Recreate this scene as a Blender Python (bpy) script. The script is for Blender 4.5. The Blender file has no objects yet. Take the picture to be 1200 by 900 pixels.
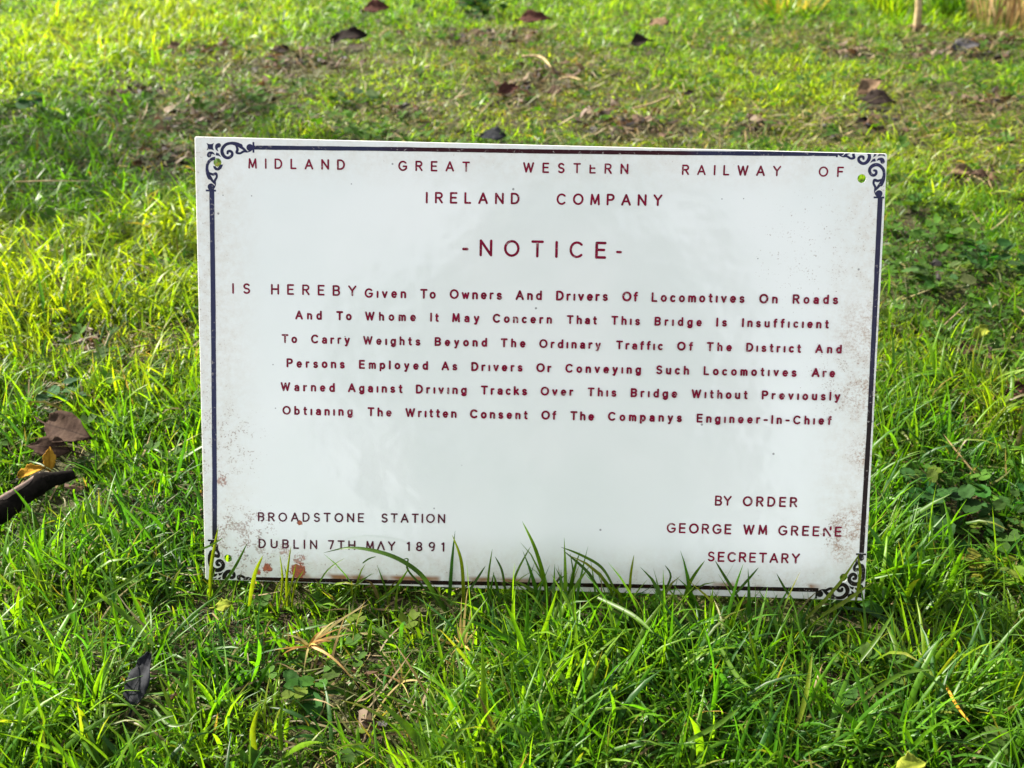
import bpy, bmesh, math, random
import numpy as np
from mathutils import Vector, Matrix

S = bpy.context.scene
COL = S.collection
rad = math.radians

# ------------------------------------------------------------------ camera
CAM_LOC = Vector((0.00884, -0.62776, 0.50596))
YAW, ROLL, PITCH = -0.035077, 0.008209, 0.489957      # heading, tilt, look-down
FPX = 1350.0                                          # focal length in photo pixels (1200 wide)
fwd = Vector((math.sin(YAW) * math.cos(PITCH), math.cos(YAW) * math.cos(PITCH), -math.sin(PITCH)))
rgt = fwd.cross(Vector((0, 0, 1))).normalized()
upv = rgt.cross(fwd)
rgt, upv = rgt * math.cos(ROLL) + upv * math.sin(ROLL), None
upv = rgt.cross(fwd)
cd = bpy.data.cameras.new('camera')
cam = bpy.data.objects.new('camera', cd)
COL.objects.link(cam)
cam.matrix_world = Matrix((
    (rgt.x, upv.x, -fwd.x, CAM_LOC.x), (rgt.y, upv.y, -fwd.y, CAM_LOC.y),
    (rgt.z, upv.z, -fwd.z, CAM_LOC.z), (0, 0, 0, 1)))
cd.sensor_width = 36
cd.lens = 36 * FPX / 1200
cd.clip_start = 0.01
cd.clip_end = 500
cd.dof.use_dof = True
cd.dof.focus_distance = 0.74
cd.dof.aperture_fstop = 14
S.camera = cam

# ------------------------------------------------------------------ daylight
SUN_AZ, SUN_EL = 65, 39        # degrees left of straight ahead, height
sdir = Vector((-math.sin(rad(SUN_AZ)) * math.cos(rad(SUN_EL)), math.cos(rad(SUN_AZ)) * math.cos(rad(SUN_EL)), math.sin(rad(SUN_EL))))
W = bpy.data.worlds.new('World')
S.world = W
W.use_nodes = True
wn = W.node_tree.nodes
sky = wn.new('ShaderNodeTexSky')
sky.sky_type = 'NISHITA'
sky.sun_disc = False
sky.sun_elevation = rad(SUN_EL)
sky.sun_rotation = rad(-SUN_AZ)
sky.dust_density = 1.5
bg = wn['Background']
bg.inputs['Strength'].default_value = 0.092
hs = wn.new('ShaderNodeHueSaturation')      # saturation cut added to take most of the blue out of the sky
hs.inputs['Saturation'].default_value = 0.22
W.node_tree.links.new(sky.outputs[0], hs.inputs['Color'])
W.node_tree.links.new(hs.outputs[0], bg.inputs[0])
sl = bpy.data.lights.new('sun', 'SUN')
sl.energy = 5.0
sl.angle = rad(0.6)
sl.color = (1.0, 0.93, 0.80)
so = bpy.data.objects.new('sun', sl)
COL.objects.link(so)
so.rotation_euler = (-sdir).to_track_quat('-Z', 'Y').to_euler()
S.view_settings.view_transform = 'Standard'
S.view_settings.look = 'None'
S.view_settings.gamma = 1
S.view_settings.exposure = 2.2
S.cycles.max_bounces = 6
S.cycles.transmission_bounces = 4

# ------------------------------------------------------------------ helpers
rng = np.random.default_rng(7)
random.seed(11)

def ray(px, py):
    return fwd + rgt * ((px - 600) / FPX) - upv * ((py - 450) / FPX)

def at(px, py, z=0.02):
    """the ground point seen at a photo pixel"""
    d = ray(px, py)
    return CAM_LOC + d * ((z - CAM_LOC.z) / d.z)

def at_y(px, py, y):
    d = ray(px, py)
    return CAM_LOC + d * ((y - CAM_LOC.y) / d.y)

def tag(o, label=None, cat=None, group=None, kind=None):
    if label: o['label'] = label
    if cat: o['category'] = cat
    if group: o['group'] = group
    if kind: o['kind'] = kind
    return o

def empty(name, loc, rot=(0, 0, 0)):
    o = bpy.data.objects.new(name, None)
    o.location = loc
    o.rotation_euler = rot
    o.empty_display_size = 0.02
    COL.objects.link(o)
    return o

def mesh_obj(name, verts, faces, mat, parent=None, smooth=True):
    me = bpy.data.meshes.new(name)
    me.from_pydata([tuple(v) for v in verts], [], faces)
    me.materials.append(mat)
    if smooth:
        me.polygons.foreach_set('use_smooth', [True] * len(me.polygons))
    o = bpy.data.objects.new(name, me)
    o.parent = parent
    COL.objects.link(o)
    return o

def grid_noise(n=64, seed=0):
    return np.random.default_rng(seed).random((n, n))

_NG = [grid_noise(64, s) for s in range(12)]

def noise(x, y, scale, seed=0, octaves=2):
    """smooth tiling value noise, 0..1"""
    out = np.zeros_like(x, dtype=float); amp = 1.0; tot = 0
    for k in range(octaves):
        g = _NG[(seed + k) % 12]
        X = x * scale + 17.3 * seed + 64000; Y = y * scale + 9.1 * seed + 64000
        i = np.floor(X).astype(int); j = np.floor(Y).astype(int)
        fx = X - i; fy = Y - j
        fx = fx * fx * (3 - 2 * fx); fy = fy * fy * (3 - 2 * fy)
        i0, i1, j0, j1 = i % 64, (i + 1) % 64, j % 64, (j + 1) % 64
        out += amp * ((g[i0, j0] * (1 - fx) + g[i1, j0] * fx) * (1 - fy) + (g[i0, j1] * (1 - fx) + g[i1, j1] * fx) * fy)
        tot += amp; amp *= 0.5; scale *= 2.1
    return out / tot

def ground_z(x, y):
    return (noise(x, y, 2.3, 1, 3) - 0.5) * 0.030 + (noise(x, y, 14, 4, 1) - 0.5) * 0.008

def gz(x, y):
    return float(ground_z(np.array([x]), np.array([y]))[0])

class Nodes:
    """short hand for building a material"""
    def __init__(s, name):
        s.m = bpy.data.materials.new(name); s.m.use_nodes = True
        s.t = s.m.node_tree; s.b = s.t.nodes['Principled BSDF']; s.out = s.t.nodes['Material Output']
    def new(s, typ, **kw):
        n = s.t.nodes.new(typ)
        for k, v in kw.items(): setattr(n, k, v)
        return n
    def put(s, sock, v):
        if hasattr(v, 'bl_idname') or hasattr(v, 'is_output'): s.t.links.new(v, sock)
        else: sock.default_value = v
    def math(s, op, a, b=0.0, clamp=False):
        n = s.new('ShaderNodeMath', operation=op, use_clamp=clamp)
        s.put(n.inputs[0], a); s.put(n.inputs[1], b)
        return n.outputs[0]
    def ramp(s, v, a, b):
        n = s.new('ShaderNodeMapRange', interpolation_type='SMOOTHSTEP'); n.clamp = True
        s.put(n.inputs[0], v); n.inputs[1].default_value = a; n.inputs[2].default_value = b
        return n.outputs[0]
    def mix(s, f, a, b):
        n = s.new('ShaderNodeMix', data_type='RGBA')
        s.put(n.inputs[0], f)
        for i, v in ((6, a), (7, b)):
            if isinstance(v, tuple): n.inputs[i].default_value = (*v, 1)
            else: s.t.links.new(v, n.inputs[i])
        return n.outputs[2]
    def coords(s):
        return s.new('ShaderNodeTexCoord').outputs['Object']
    def noise(s, vec, scale, detail=3, rough=0.55):
        n = s.new('ShaderNodeTexNoise'); n.inputs['Scale'].default_value = scale
        n.inputs['Detail'].default_value = detail; n.inputs['Roughness'].default_value = rough
        s.t.links.new(vec, n.inputs['Vector'])
        return n.outputs['Fac']
    def base(s, c):
        s.put(s.b.inputs['Base Color'], (*c, 1) if isinstance(c, tuple) else c)
    def rough(s, v): s.put(s.b.inputs['Roughness'], v)
    def bump(s, h, strength=0.3, dist=0.001):
        n = s.new('ShaderNodeBump'); n.inputs['Strength'].default_value = strength; n.inputs['Distance'].default_value = dist
        s.t.links.new(h, n.inputs['Height']); s.t.links.new(n.outputs[0], s.b.inputs['Normal'])

def leafy(name, rough=0.42, trans=0.45, tmul=(1.5, 1.55, 0.7), spec=0.5, attr='tint', color=None):
    """thin green leaf: glossy skin plus light coming through from behind"""
    n = Nodes(name)
    if color is None:
        a = n.new('ShaderNodeAttribute', attribute_name=attr); c = a.outputs['Color']
        sp = n.noise(n.coords(), 260, 3, 0.6)          # flecks and worn streaks
        hsv = n.new('ShaderNodeHueSaturation'); n.t.links.new(c, hsv.inputs['Color'])
        n.t.links.new(n.math('ADD', n.math('MULTIPLY', sp, 1.3), 0.35), hsv.inputs['Value'])
        c = hsv.outputs[0]
    else:
        v = n.noise(n.coords(), 120, 4)
        c = n.mix(n.ramp(v, 0.35, 0.68), tuple(color[0]), tuple(color[1]))
    n.base(c); n.rough(rough)
    n.b.inputs['Specular IOR Level'].default_value = spec
    tr = n.new('ShaderNodeBsdfTranslucent')
    mx = n.new('ShaderNodeMix', data_type='RGBA', blend_type='MULTIPLY'); mx.inputs[0].default_value = 1
    n.t.links.new(c, mx.inputs[6]); mx.inputs[7].default_value = (*tmul, 1)
    n.t.links.new(mx.outputs[2], tr.inputs['Color'])
    ms = n.new('ShaderNodeMixShader'); ms.inputs[0].default_value = trans
    n.t.links.new(n.b.outputs[0], ms.inputs[1]); n.t.links.new(tr.outputs[0], ms.inputs[2])
    n.t.links.new(ms.outputs[0], n.out.inputs['Surface'])
    return n.m

# ------------------------------------------------------------------ the notice
SIGN_LEAN = 0.361426
SIGN_Z = 0.012
sign = empty('notice_sign', (0, 0, SIGN_Z), (math.pi / 2 - SIGN_LEAN, 0, 0))
tag(sign, 'white enamel railway notice plate with crimson lettering standing in the grass', 'sign')
MM = 0.001
OUTLINE = [(-1.4, 299.7), (448.6, 296.9), (451.6, -0.5), (1.6, 0.5)]
HOLES = [(13.4, 283.2), (433.3, 280.7), (17.4, 15.7), (436.9, 15.1)]
HOLE_R = 2.75

def plate_mesh():
    cu = bpy.data.curves.new('plate', 'CURVE')
    cu.dimensions = '2D'; cu.fill_mode = 'BOTH'
    cu.extrude = 0.0006; cu.bevel_depth = 0.0003; cu.bevel_resolution = 2; cu.offset = -0.0003
    def loop(pts):
        sp = cu.splines.new('POLY'); sp.points.add(len(pts) - 1)
        for p, q in zip(sp.points, pts): p.co = (q[0] * MM, q[1] * MM, 0, 1)
        sp.use_cyclic_u = True
    out = []
    n = len(OUTLINE)
    for i, c in enumerate(OUTLINE):
        c = Vector(c); a = (Vector(OUTLINE[i - 1]) - c).normalized() * 1.6; b = (Vector(OUTLINE[(i + 1) % n]) - c).normalized() * 1.6
        for k in range(6):
            t = k / 5
            out.append(c + a * (1 - t) ** 2 + b * t ** 2)
    loop(out)
    for h in HOLES:
        loop([(h[0] + HOLE_R * math.cos(a), h[1] + HOLE_R * math.sin(a)) for a in np.linspace(0, 2 * math.pi, 28, endpoint=False)])
    tmp = bpy.data.objects.new('plate_tmp', cu); COL.objects.link(tmp)
    dg = bpy.context.evaluated_depsgraph_get()
    me = bpy.data.meshes.new_from_object(tmp.evaluated_get(dg))
    bpy.data.objects.remove(tmp); bpy.data.curves.remove(cu)
    top = max(v.co.z for v in me.vertices)
    for v in me.vertices: v.co.z -= top
    return me

# enamel with its own rust, pitting and grime, plus painted reflection patches
n = Nodes('white_enamel')
P = n.coords()
sep = n.new('ShaderNodeSeparateXYZ'); n.t.links.new(P, sep.inputs[0])
U_, V_ = sep.outputs[0], sep.outputs[1]
fine = n.noise(P, 700, 4, 0.65)
mid = n.noise(P, 120, 4, 0.6)
big = n.noise(P, 22, 3, 0.5)
def spot(u, v, r):
    d = n.new('ShaderNodeVectorMath', operation='DISTANCE')
    n.t.links.new(P, d.inputs[0]); d.inputs[1].default_value = (u * MM, v * MM, 0)
    return n.ramp(d.outputs['Value'], r * MM, r * MM * 0.2)
def both(a, b): return n.math('MULTIPLY', a, b)
def either(*a):
    r = a[0]
    for b in a[1:]: r = n.math('MAXIMUM', r, b)
    return r
edge = either(n.ramp(U_, 0.050, 0.004), n.ramp(U_, 0.400, 0.447), n.ramp(V_, 0.040, 0.004), n.math('MULTIPLY', n.ramp(V_, 0.262, 0.296), 0.7))
col = n.mix(n.ramp(n.noise(P, 9, 2), 0.35, 0.65), (0.735, 0.755, 0.735), (0.780, 0.785, 0.770))  # soft sky reflection patches painted in as broad tone noise
# warm ageing towards the borders
col = n.mix(n.math('MULTIPLY', both(edge, n.ramp(n.math('ADD', n.math('MULTIPLY', mid, .5), n.math('MULTIPLY', n.noise(P, 330, 5, .75), .5)), 0.3, 0.75)), 0.85), col, (0.60, 0.54, 0.46))
# peppered pitting, dense at the left foot and the right edge
dens = either(n.math('MULTIPLY', edge, 0.55), spot(28, 30, 46), n.math('MULTIPLY', spot(10, 95, 60), 0.75), n.math('MULTIPLY', spot(410, 235, 80), 0.55), spot(432, 45, 26), n.math('MULTIPLY', spot(436, 150, 60), 0.7))
thr = n.math('ADD', fine, n.math('MULTIPLY', both(dens, n.ramp(mid, 0.36, 0.58)), 0.295))
col = n.mix(n.math('MULTIPLY', n.ramp(thr, 0.72, 0.83), 0.72), col, (0.26, 0.155, 0.11))
# tan bleeding beside the right border
tan = both(n.ramp(n.math('ADD', n.math('MULTIPLY', mid, 0.22), n.math('MULTIPLY', n.noise(P, 520, 5, 0.8), 0.78)), 0.46, 0.60), either(spot(440, 52, 18), spot(435, 34, 13), n.math('MULTIPLY', spot(444, 140, 24), 0.8), spot(445, 100, 14), n.math('MULTIPLY', spot(446, 180, 34), 0.6)))
col = n.mix(n.math('MULTIPLY', tan, 0.85), col, (0.33, 0.165, 0.080))
# rusted chips at the foot
rn = n.math('ADD', n.math('MULTIPLY', n.noise(P, 300, 4, 0.7), 0.55), n.math('MULTIPLY', fine, 0.45))
def rust(u, v, r, hard=0.58): return n.ramp(n.math('ADD', n.math('MULTIPLY', spot(u, v, r), 0.36), rn), hard + 0.10, hard + 0.17)
rmask = either(rust(44.5, 10.0, 6.2, 0.60), rust(66, 8.0, 10.5, 0.59), rust(38, 7.5, 5, 0.63), rust(67, 42.5, 3.6, 0.61), n.math('MULTIPLY', rust(57, 22, 15, 0.745), 0.6), n.math('MULTIPLY', rust(14, 70, 9, 0.70), 0.7), n.math('MULTIPLY', rust(67, 16, 12, 0.715), 0.75))
col = n.mix(rmask, col, n.mix(n.ramp(fine, 0.4, 0.62), (0.42, 0.085, 0.025), (0.20, 0.055, 0.025)))
# ochre seam that has crept up over the bottom border line
VS = n.math('SUBTRACT', V_, n.math('MULTIPLY', U_, 0.0094))
seam = both(n.ramp(n.noise(P, 38, 2), 0.40, 0.55), both(n.ramp(VS, 0.0012, 0.0026), n.ramp(VS, 0.0074, 0.0046)))
seam = both(seam, either(both(n.ramp(U_, 0.060, 0.075), n.ramp(U_, 0.26, 0.20)), n.ramp(U_, 0.33, 0.37)))
seam = both(seam, n.ramp(U_, 0.426, 0.412))
col = n.mix(n.math('MULTIPLY', seam, 0.95), col, (0.25, 0.085, 0.012))
# single black chips
vo = n.new('ShaderNodeTexVoronoi'); vo.inputs['Scale'].default_value = 62
n.t.links.new(P, vo.inputs['Vector'])
sc = n.new('ShaderNodeSeparateColor'); n.t.links.new(vo.outputs['Color'], sc.inputs[0])
flecks = either(*[spot(a, b, 0.75) for a, b in ((49.5, 150.5), (51, 121), (98, 170.5), (344, 266), (358, 266.5), (36, 262), (17, 262), (102, 271), (369, 228))])
chip = both(n.ramp(n.math('ADD', vo.outputs['Distance'], n.math('MULTIPLY', mid, 0.05)), 0.085, 0.06), n.ramp(sc.outputs[0], 0.80, 0.83))
chip = either(chip, n.ramp(n.math('ADD', flecks, n.math('MULTIPLY', fine, 0.6)), 0.75, 0.95))
col = n.mix(n.math('MULTIPLY', chip, 0.75), col, (0.13, 0.12, 0.12))
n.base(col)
rr = n.math('ADD', n.math('MULTIPLY', either(rmask, n.math('MULTIPLY', edge, 0.25)), 0.5), 0.10)
n.rough(rr)
n.b.inputs['Specular IOR Level'].default_value = 0.8
n.bump(n.math('ADD', n.math('MULTIPLY', big, 1.0), n.math('MULTIPLY', rmask, 0.08)), 0.25, 0.004)
ENAMEL = n.m

me = plate_mesh()
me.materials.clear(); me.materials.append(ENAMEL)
plate = bpy.data.objects.new('plate', me)
plate.parent = sign; plate.location = (-0.225, 0, 0)
COL.objects.link(plate)

def paint(name, c0, c1, mode='worn'):
    n = Nodes(name)
    P = n.coords()
    s = n.new('ShaderNodeSeparateXYZ'); n.t.links.new(P, s.inputs[0])
    U, V = s.outputs[0], s.outputs[1]
    nz = n.noise(P, 260, 4, 0.6); nb = n.noise(P, 26, 2)
    if mode == 'top':      # navy at both ends, red-black along the middle
        f = n.ramp(U, 0.105, 0.155)
        f = n.math('MULTIPLY', f, n.ramp(n.math('ADD', U, n.math('MULTIPLY', nb, 0.05)), 0.37, 0.33))
    elif mode == 'right':
        f = n.ramp(n.math('ADD', V, n.math('MULTIPLY', nb, 0.06)), 0.215, 0.150)
    elif mode == 'left':
        f = n.ramp(V, 0.06, 0.03)
    else:
        f = n.ramp(n.math('ADD', nz, n.math('MULTIPLY', nb, 0.5)), 0.55, 0.95)
    c = n.mix(f, c0, c1)
    # chipped through to the white here and there
    wear = n.ramp(n.math('ADD', n.noise(P, 420, 4, 0.7), n.math('MULTIPLY', n.noise(P, 55, 2), 0.40)), 0.80, 0.90)
    c = n.mix(n.math('MULTIPLY', wear, 0.6), c, (0.45, 0.40, 0.38))
    n.base(c); n.rough(0.3); n.b.inputs['Specular IOR Level'].default_value = 0.16
    return n.m

NAVY, BLACK = (0.018, 0.020, 0.055), (0.030, 0.003, 0.006)
INK = paint('crimson_paint', (0.215, 0.001, 0.028), (0.140, 0.001, 0.018))
INK_BROWN = paint('brown_crimson_paint', (0.100, 0.012, 0.028), (0.060, 0.010, 0.020))  # darker, browner crimson for the two lower left lines
NAVY_INK = paint('navy_paint', (0.024, 0.022, 0.075), (0.016, 0.018, 0.05))
BLACK_INK = paint('black_paint', (0.008, 0.007, 0.008), (0.016, 0.010, 0.008))

class Ink:
    """flat painted strokes, each a few microns proud of the last"""
    def __init__(s): s.v, s.f, s.z = [], [], 0.00012
    def ribbon(s, pts, w, cap=True):
        """pts in mm, w a width or a list of widths"""
        pts = [Vector(p) for p in pts]
        q = [pts[0]]; 
        ws = list(w) if isinstance(w, (list, tuple)) else [w] * len(pts)
        wq = [ws[0]]
        for p, a in zip(pts[1:], ws[1:]):
            if (p - q[-1]).length > 1e-4: q.append(p); wq.append(a)
        if len(q) < 2: return
        rows = []
        for i, p in enumerate(q):
            t0 = (q[i] - q[i - 1]).normalized() if i > 0 else None
            t1 = (q[i + 1] - q[i]).normalized() if i < len(q) - 1 else None
            if t0 is None: nn, k = Vector((-t1.y, t1.x)), 1
            elif t1 is None: nn, k = Vector((-t0.y, t0.x)), 1
            else:
                b = (t0 + t1)
                b = b.normalized() if b.length > 1e-6 else t1
                nn = Vector((-b.y, b.x)); k = min(1.6, 1 / max(0.3, nn.dot(Vector((-t1.y, t1.x)))))
            rows.append((p + nn * wq[i] / 2 * k, p - nn * wq[i] / 2 * k))
        b0 = len(s.v)
        for a, b in rows: s.v += [(a.x * MM, a.y * MM, s.z), (b.x * MM, b.y * MM, s.z)]
        for i in range(len(rows) - 1):
            s.f.append((b0 + 2 * i + 1, b0 + 2 * i + 3, b0 + 2 * i + 2, b0 + 2 * i))
        s.z += 2e-6
        if cap:
            for p, r in ((q[0], wq[0]), (q[-1], wq[-1])): s.disc(p, r / 2, 10)
        for i in range(1, len(q) - 1):
            if (q[i] - q[i - 1]).normalized().dot((q[i + 1] - q[i]).normalized()) < 0.75: s.disc(q[i], wq[i] / 2, 10)
    def stroke(s, pts, w):
        """a lettering stroke: broken at its sharp corners so that nothing folds over itself"""
        pts = [Vector(p) for p in pts]
        run = [pts[0]]
        for i in range(1, len(pts)):
            run.append(pts[i])
            if i == len(pts) - 1 or (pts[i] - pts[i - 1]).normalized().dot((pts[i + 1] - pts[i]).normalized()) < 0.8:
                s.ribbon(run, w); run = [pts[i]]
    def disc(s, c, r, k=14):
        b0 = len(s.v)
        s.v += [((c[0] + r * math.cos(a)) * MM, (c[1] + r * math.sin(a)) * MM, s.z) for a in np.linspace(0, 2 * math.pi, k, endpoint=False)]
        s.f.append(tuple(range(b0, b0 + k))); s.z += 2e-6
    def poly(s, pts):
        b0 = len(s.v)
        s.v += [(p[0] * MM, p[1] * MM, s.z) for p in pts]
        s.f.append(tuple(range(b0, b0 + len(pts)))); s.z += 2e-6
    def build(s, name, mat):
        me = bpy.data.meshes.new(name); me.from_pydata(s.v, [], s.f); me.materials.append(mat)
        bm = bmesh.new(); bm.from_mesh(me)
        # nothing painted over the holes or beyond the plate
        for f in bm.faces: f.normal_update()
        for i in range(4):
            a = Vector(OUTLINE[i]); b = Vector(OUTLINE[(i + 1) % 4]); d = (b - a).normalized(); nn = Vector((-d.y, d.x))
            a = a - nn * 0.5
            bmesh.ops.bisect_plane(bm, geom=bm.verts[:] + bm.edges[:] + bm.faces[:], plane_co=(a.x * MM, a.y * MM, 0), plane_no=(nn.x, nn.y, 0), clear_outer=True)
        bad = []
        for f in bm.faces:
            c = f.calc_center_median()
            if any((Vector((c.x / MM, c.y / MM)) - Vector(h)).length < HOLE_R + 0.1 for h in HOLES): bad.append(f)
        bmesh.ops.delete(bm, geom=bad, context='FACES')
        bmesh.ops.recalc_face_normals(bm, faces=bm.faces[:])
        for f in bm.faces:
            if f.normal.z < 0: f.normal_flip()
        bm.to_mesh(me); bm.free()
        o = bpy.data.objects.new(name, me); o.parent = sign; o.location = (-0.225, 0, 0)
        COL.objects.link(o)
        return o

def arc(cx, cy, rx, ry, a0, a1, k=10):
    return [(cx + rx * math.cos(rad(a0 + (a1 - a0) * i / k)), cy + ry * math.sin(rad(a0 + (a1 - a0) * i / k))) for i in range(k + 1)]

XH = 0.66   # x-height of the small letters
def small_bowl(w=0.46): return arc(w / 2, XH / 2, w / 2, XH / 2, 0, 360, 16)
GLYPH = {
 'A': (.72, [[(0, 0), (.36, 1), (.72, 0)], [(.13, .32), (.59, .32)]]),
 'B': (.56, [[(0, 0), (0, 1), (.32, 1)] + arc(.32, .76, .22, .24, 90, -90) + [(0, .52)], [(.32, .52)] + arc(.32, .26, .24, .26, 90, -90) + [(0, 0)]]),
 'C': (.72, [arc(.39, .5, .39, .5, 45, 315, 16)]),
 'D': (.64, [[(0, 0), (0, 1), (.25, 1)] + arc(.25, .5, .39, .5, 90, -90, 12) + [(0, 0)]]),
 'E': (.52, [[(.52, 1), (0, 1), (0, 0), (.52, 0)], [(0, .52), (.46, .52)]]),
 'F': (.50, [[(.50, 1), (0, 1), (0, 0)], [(0, .52), (.43, .52)]]),
 'G': (.76, [arc(.40, .5, .40, .5, 45, 330, 16) + [(.76, .45), (.46, .45)]]),
 'H': (.64, [[(0, 0), (0, 1)], [(.64, 0), (.64, 1)], [(0, .52), (.64, .52)]]),
 'I': (.0, [[(0, 0), (0, 1)]]),
 'K': (.6, [[(0, 0), (0, 1)], [(.58, 1), (0, .4)], [(.2, .6), (.6, 0)]]),
 'L': (.46, [[(0, 1), (0, 0), (.46, 0)]]),
 'M': (.72, [[(0, 0), (.06, 1), (.36, .1), (.66, 1), (.72, 0)]]),
 'N': (.64, [[(0, 0), (0, 1), (.64, 0), (.64, 1)]]),
 'O': (.82, [arc(.41, .5, .41, .5, 90, 450, 20)]),
 'P': (.55, [[(0, 0), (0, 1), (.3, 1)] + arc(.3, .73, .25, .27, 90, -90) + [(0, .46)]]),
 'R': (.58, [[(0, 0), (0, 1), (.32, 1)] + arc(.32, .75, .24, .25, 90, -90) + [(0, .5)], [(.28, .5), (.58, 0)]]),
 'S': (.56, [arc(.29, .75, .25, .25, 30, 270, 10) + arc(.28, .25, .27, .25, 90, -150, 10)]),
 'T': (.62, [[(0, 1), (.62, 1)], [(.31, 1), (.31, 0)]]),
 'U': (.62, [[(0, 1), (0, .31)] + arc(.31, .31, .31, .31, 180, 360, 10) + [(.62, 1)]]),
 'V': (.66, [[(0, 1), (.33, 0), (.66, 1)]]),
 'W': (.96, [[(0, 1), (.24, 0), (.48, .95), (.72, 0), (.96, 1)]]),
 'Y': (.66, [[(0, 1), (.33, .5), (.66, 1)], [(.33, .5), (.33, 0)]]),
 '1': (.16, [[(0, .86), (.16, 1), (.16, 0)]]),
 '7': (.52, [[(0, 1), (.52, 1), (.2, 0)]]),
 '8': (.54, [arc(.27, .75, .23, .25, -90, 270, 14), arc(.27, .25, .27, .25, 90, 450, 14)]),
 '9': (.54, [arc(.27, .7, .27, .3, 0, 360, 14), [(.54, .7), (.50, .35)] + arc(.24, .3, .26, .30, -10, -80, 6)]),
 '-': (.30, [[(0, .40), (.30, .40)]]),
 'a': (.44, [arc(.22, .46, .2, .2, 150, 0, 7) + [(.42, 0)], arc(.21, .18, .2, .18, 60, 330, 10), [(.3, .37), (.42, .34)]]),
 'b': (.46, [[(0, 1), (0, 0)], small_bowl()]),
 'c': (.42, [arc(.23, XH / 2, .23, XH / 2, 50, 310, 12)]),
 'd': (.46, [[(.46, 1), (.46, 0)], small_bowl()]),
 'e': (.46, [[(.02, XH / 2), (.46, XH / 2)] + arc(.23, XH / 2, .23, XH / 2, 0, 310, 14)]),
 'f': (.26, [[(.1, 0), (.1, .8)] + arc(.26, .82, .16, .18, 180, 90, 5), [(0, XH), (.26, XH)]]),
 'g': (.46, [small_bowl(), [(.46, XH), (.46, -.06)] + arc(.24, -.06, .22, .22, 0, -150, 8)]),
 'h': (.42, [[(0, 0), (0, 1)], [(0, .42)] + arc(.21, .44, .21, .22, 180, 0, 8) + [(.42, 0)]]),
 'i': (.0, [[(0, 0), (0, XH)]]),
 'k': (.42, [[(0, 0), (0, 1)], [(.38, XH), (0, .24)], [(.14, .38), (.42, 0)]]),
 'l': (.0, [[(0, 0), (0, 1)]]),
 'm': (.66, [[(0, 0), (0, XH)], [(0, .44)] + arc(.165, .46, .165, .2, 180, 0, 7) + [(.33, 0)], [(.33, .44)] + arc(.495, .46, .165, .2, 180, 0, 7) + [(.66, 0)]]),
 'n': (.42, [[(0, 0), (0, XH)], [(0, .42)] + arc(.21, .44, .21, .22, 180, 0, 8) + [(.42, 0)]]),
 'o': (.48, [small_bowl(.48)]),
 'p': (.46, [[(0, XH), (0, -.3)], small_bowl()]),
 'r': (.24, [[(0, 0), (0, XH)], [(0, .38)] + arc(.22, .42, .22, .24, 180, 80, 6)]),
 's': (.40, [arc(.2, .49, .17, .17, 30, 270, 8) + arc(.2, .165, .19, .165, 90, -150, 8)]),
 't': (.24, [[(.1, .92), (.1, .12)] + arc(.24, .12, .14, .12, 180, 270, 4), [(0, XH), (.24, XH)]]),
 'u': (.42, [[(0, XH), (0, .22)] + arc(.21, .22, .21, .22, 180, 360, 8) + [(.42, XH)], [(.42, .22), (.42, 0)]]),
 'v': (.44, [[(0, XH), (.22, 0), (.44, XH)]]),
 'w': (.66, [[(0, XH), (.165, 0), (.33, .6), (.495, 0), (.66, XH)]]),
 'y': (.44, [[(0, XH), (.22, 0)], [(.44, XH), (.14, -.3), (.04, -.3)]]),
}

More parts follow.
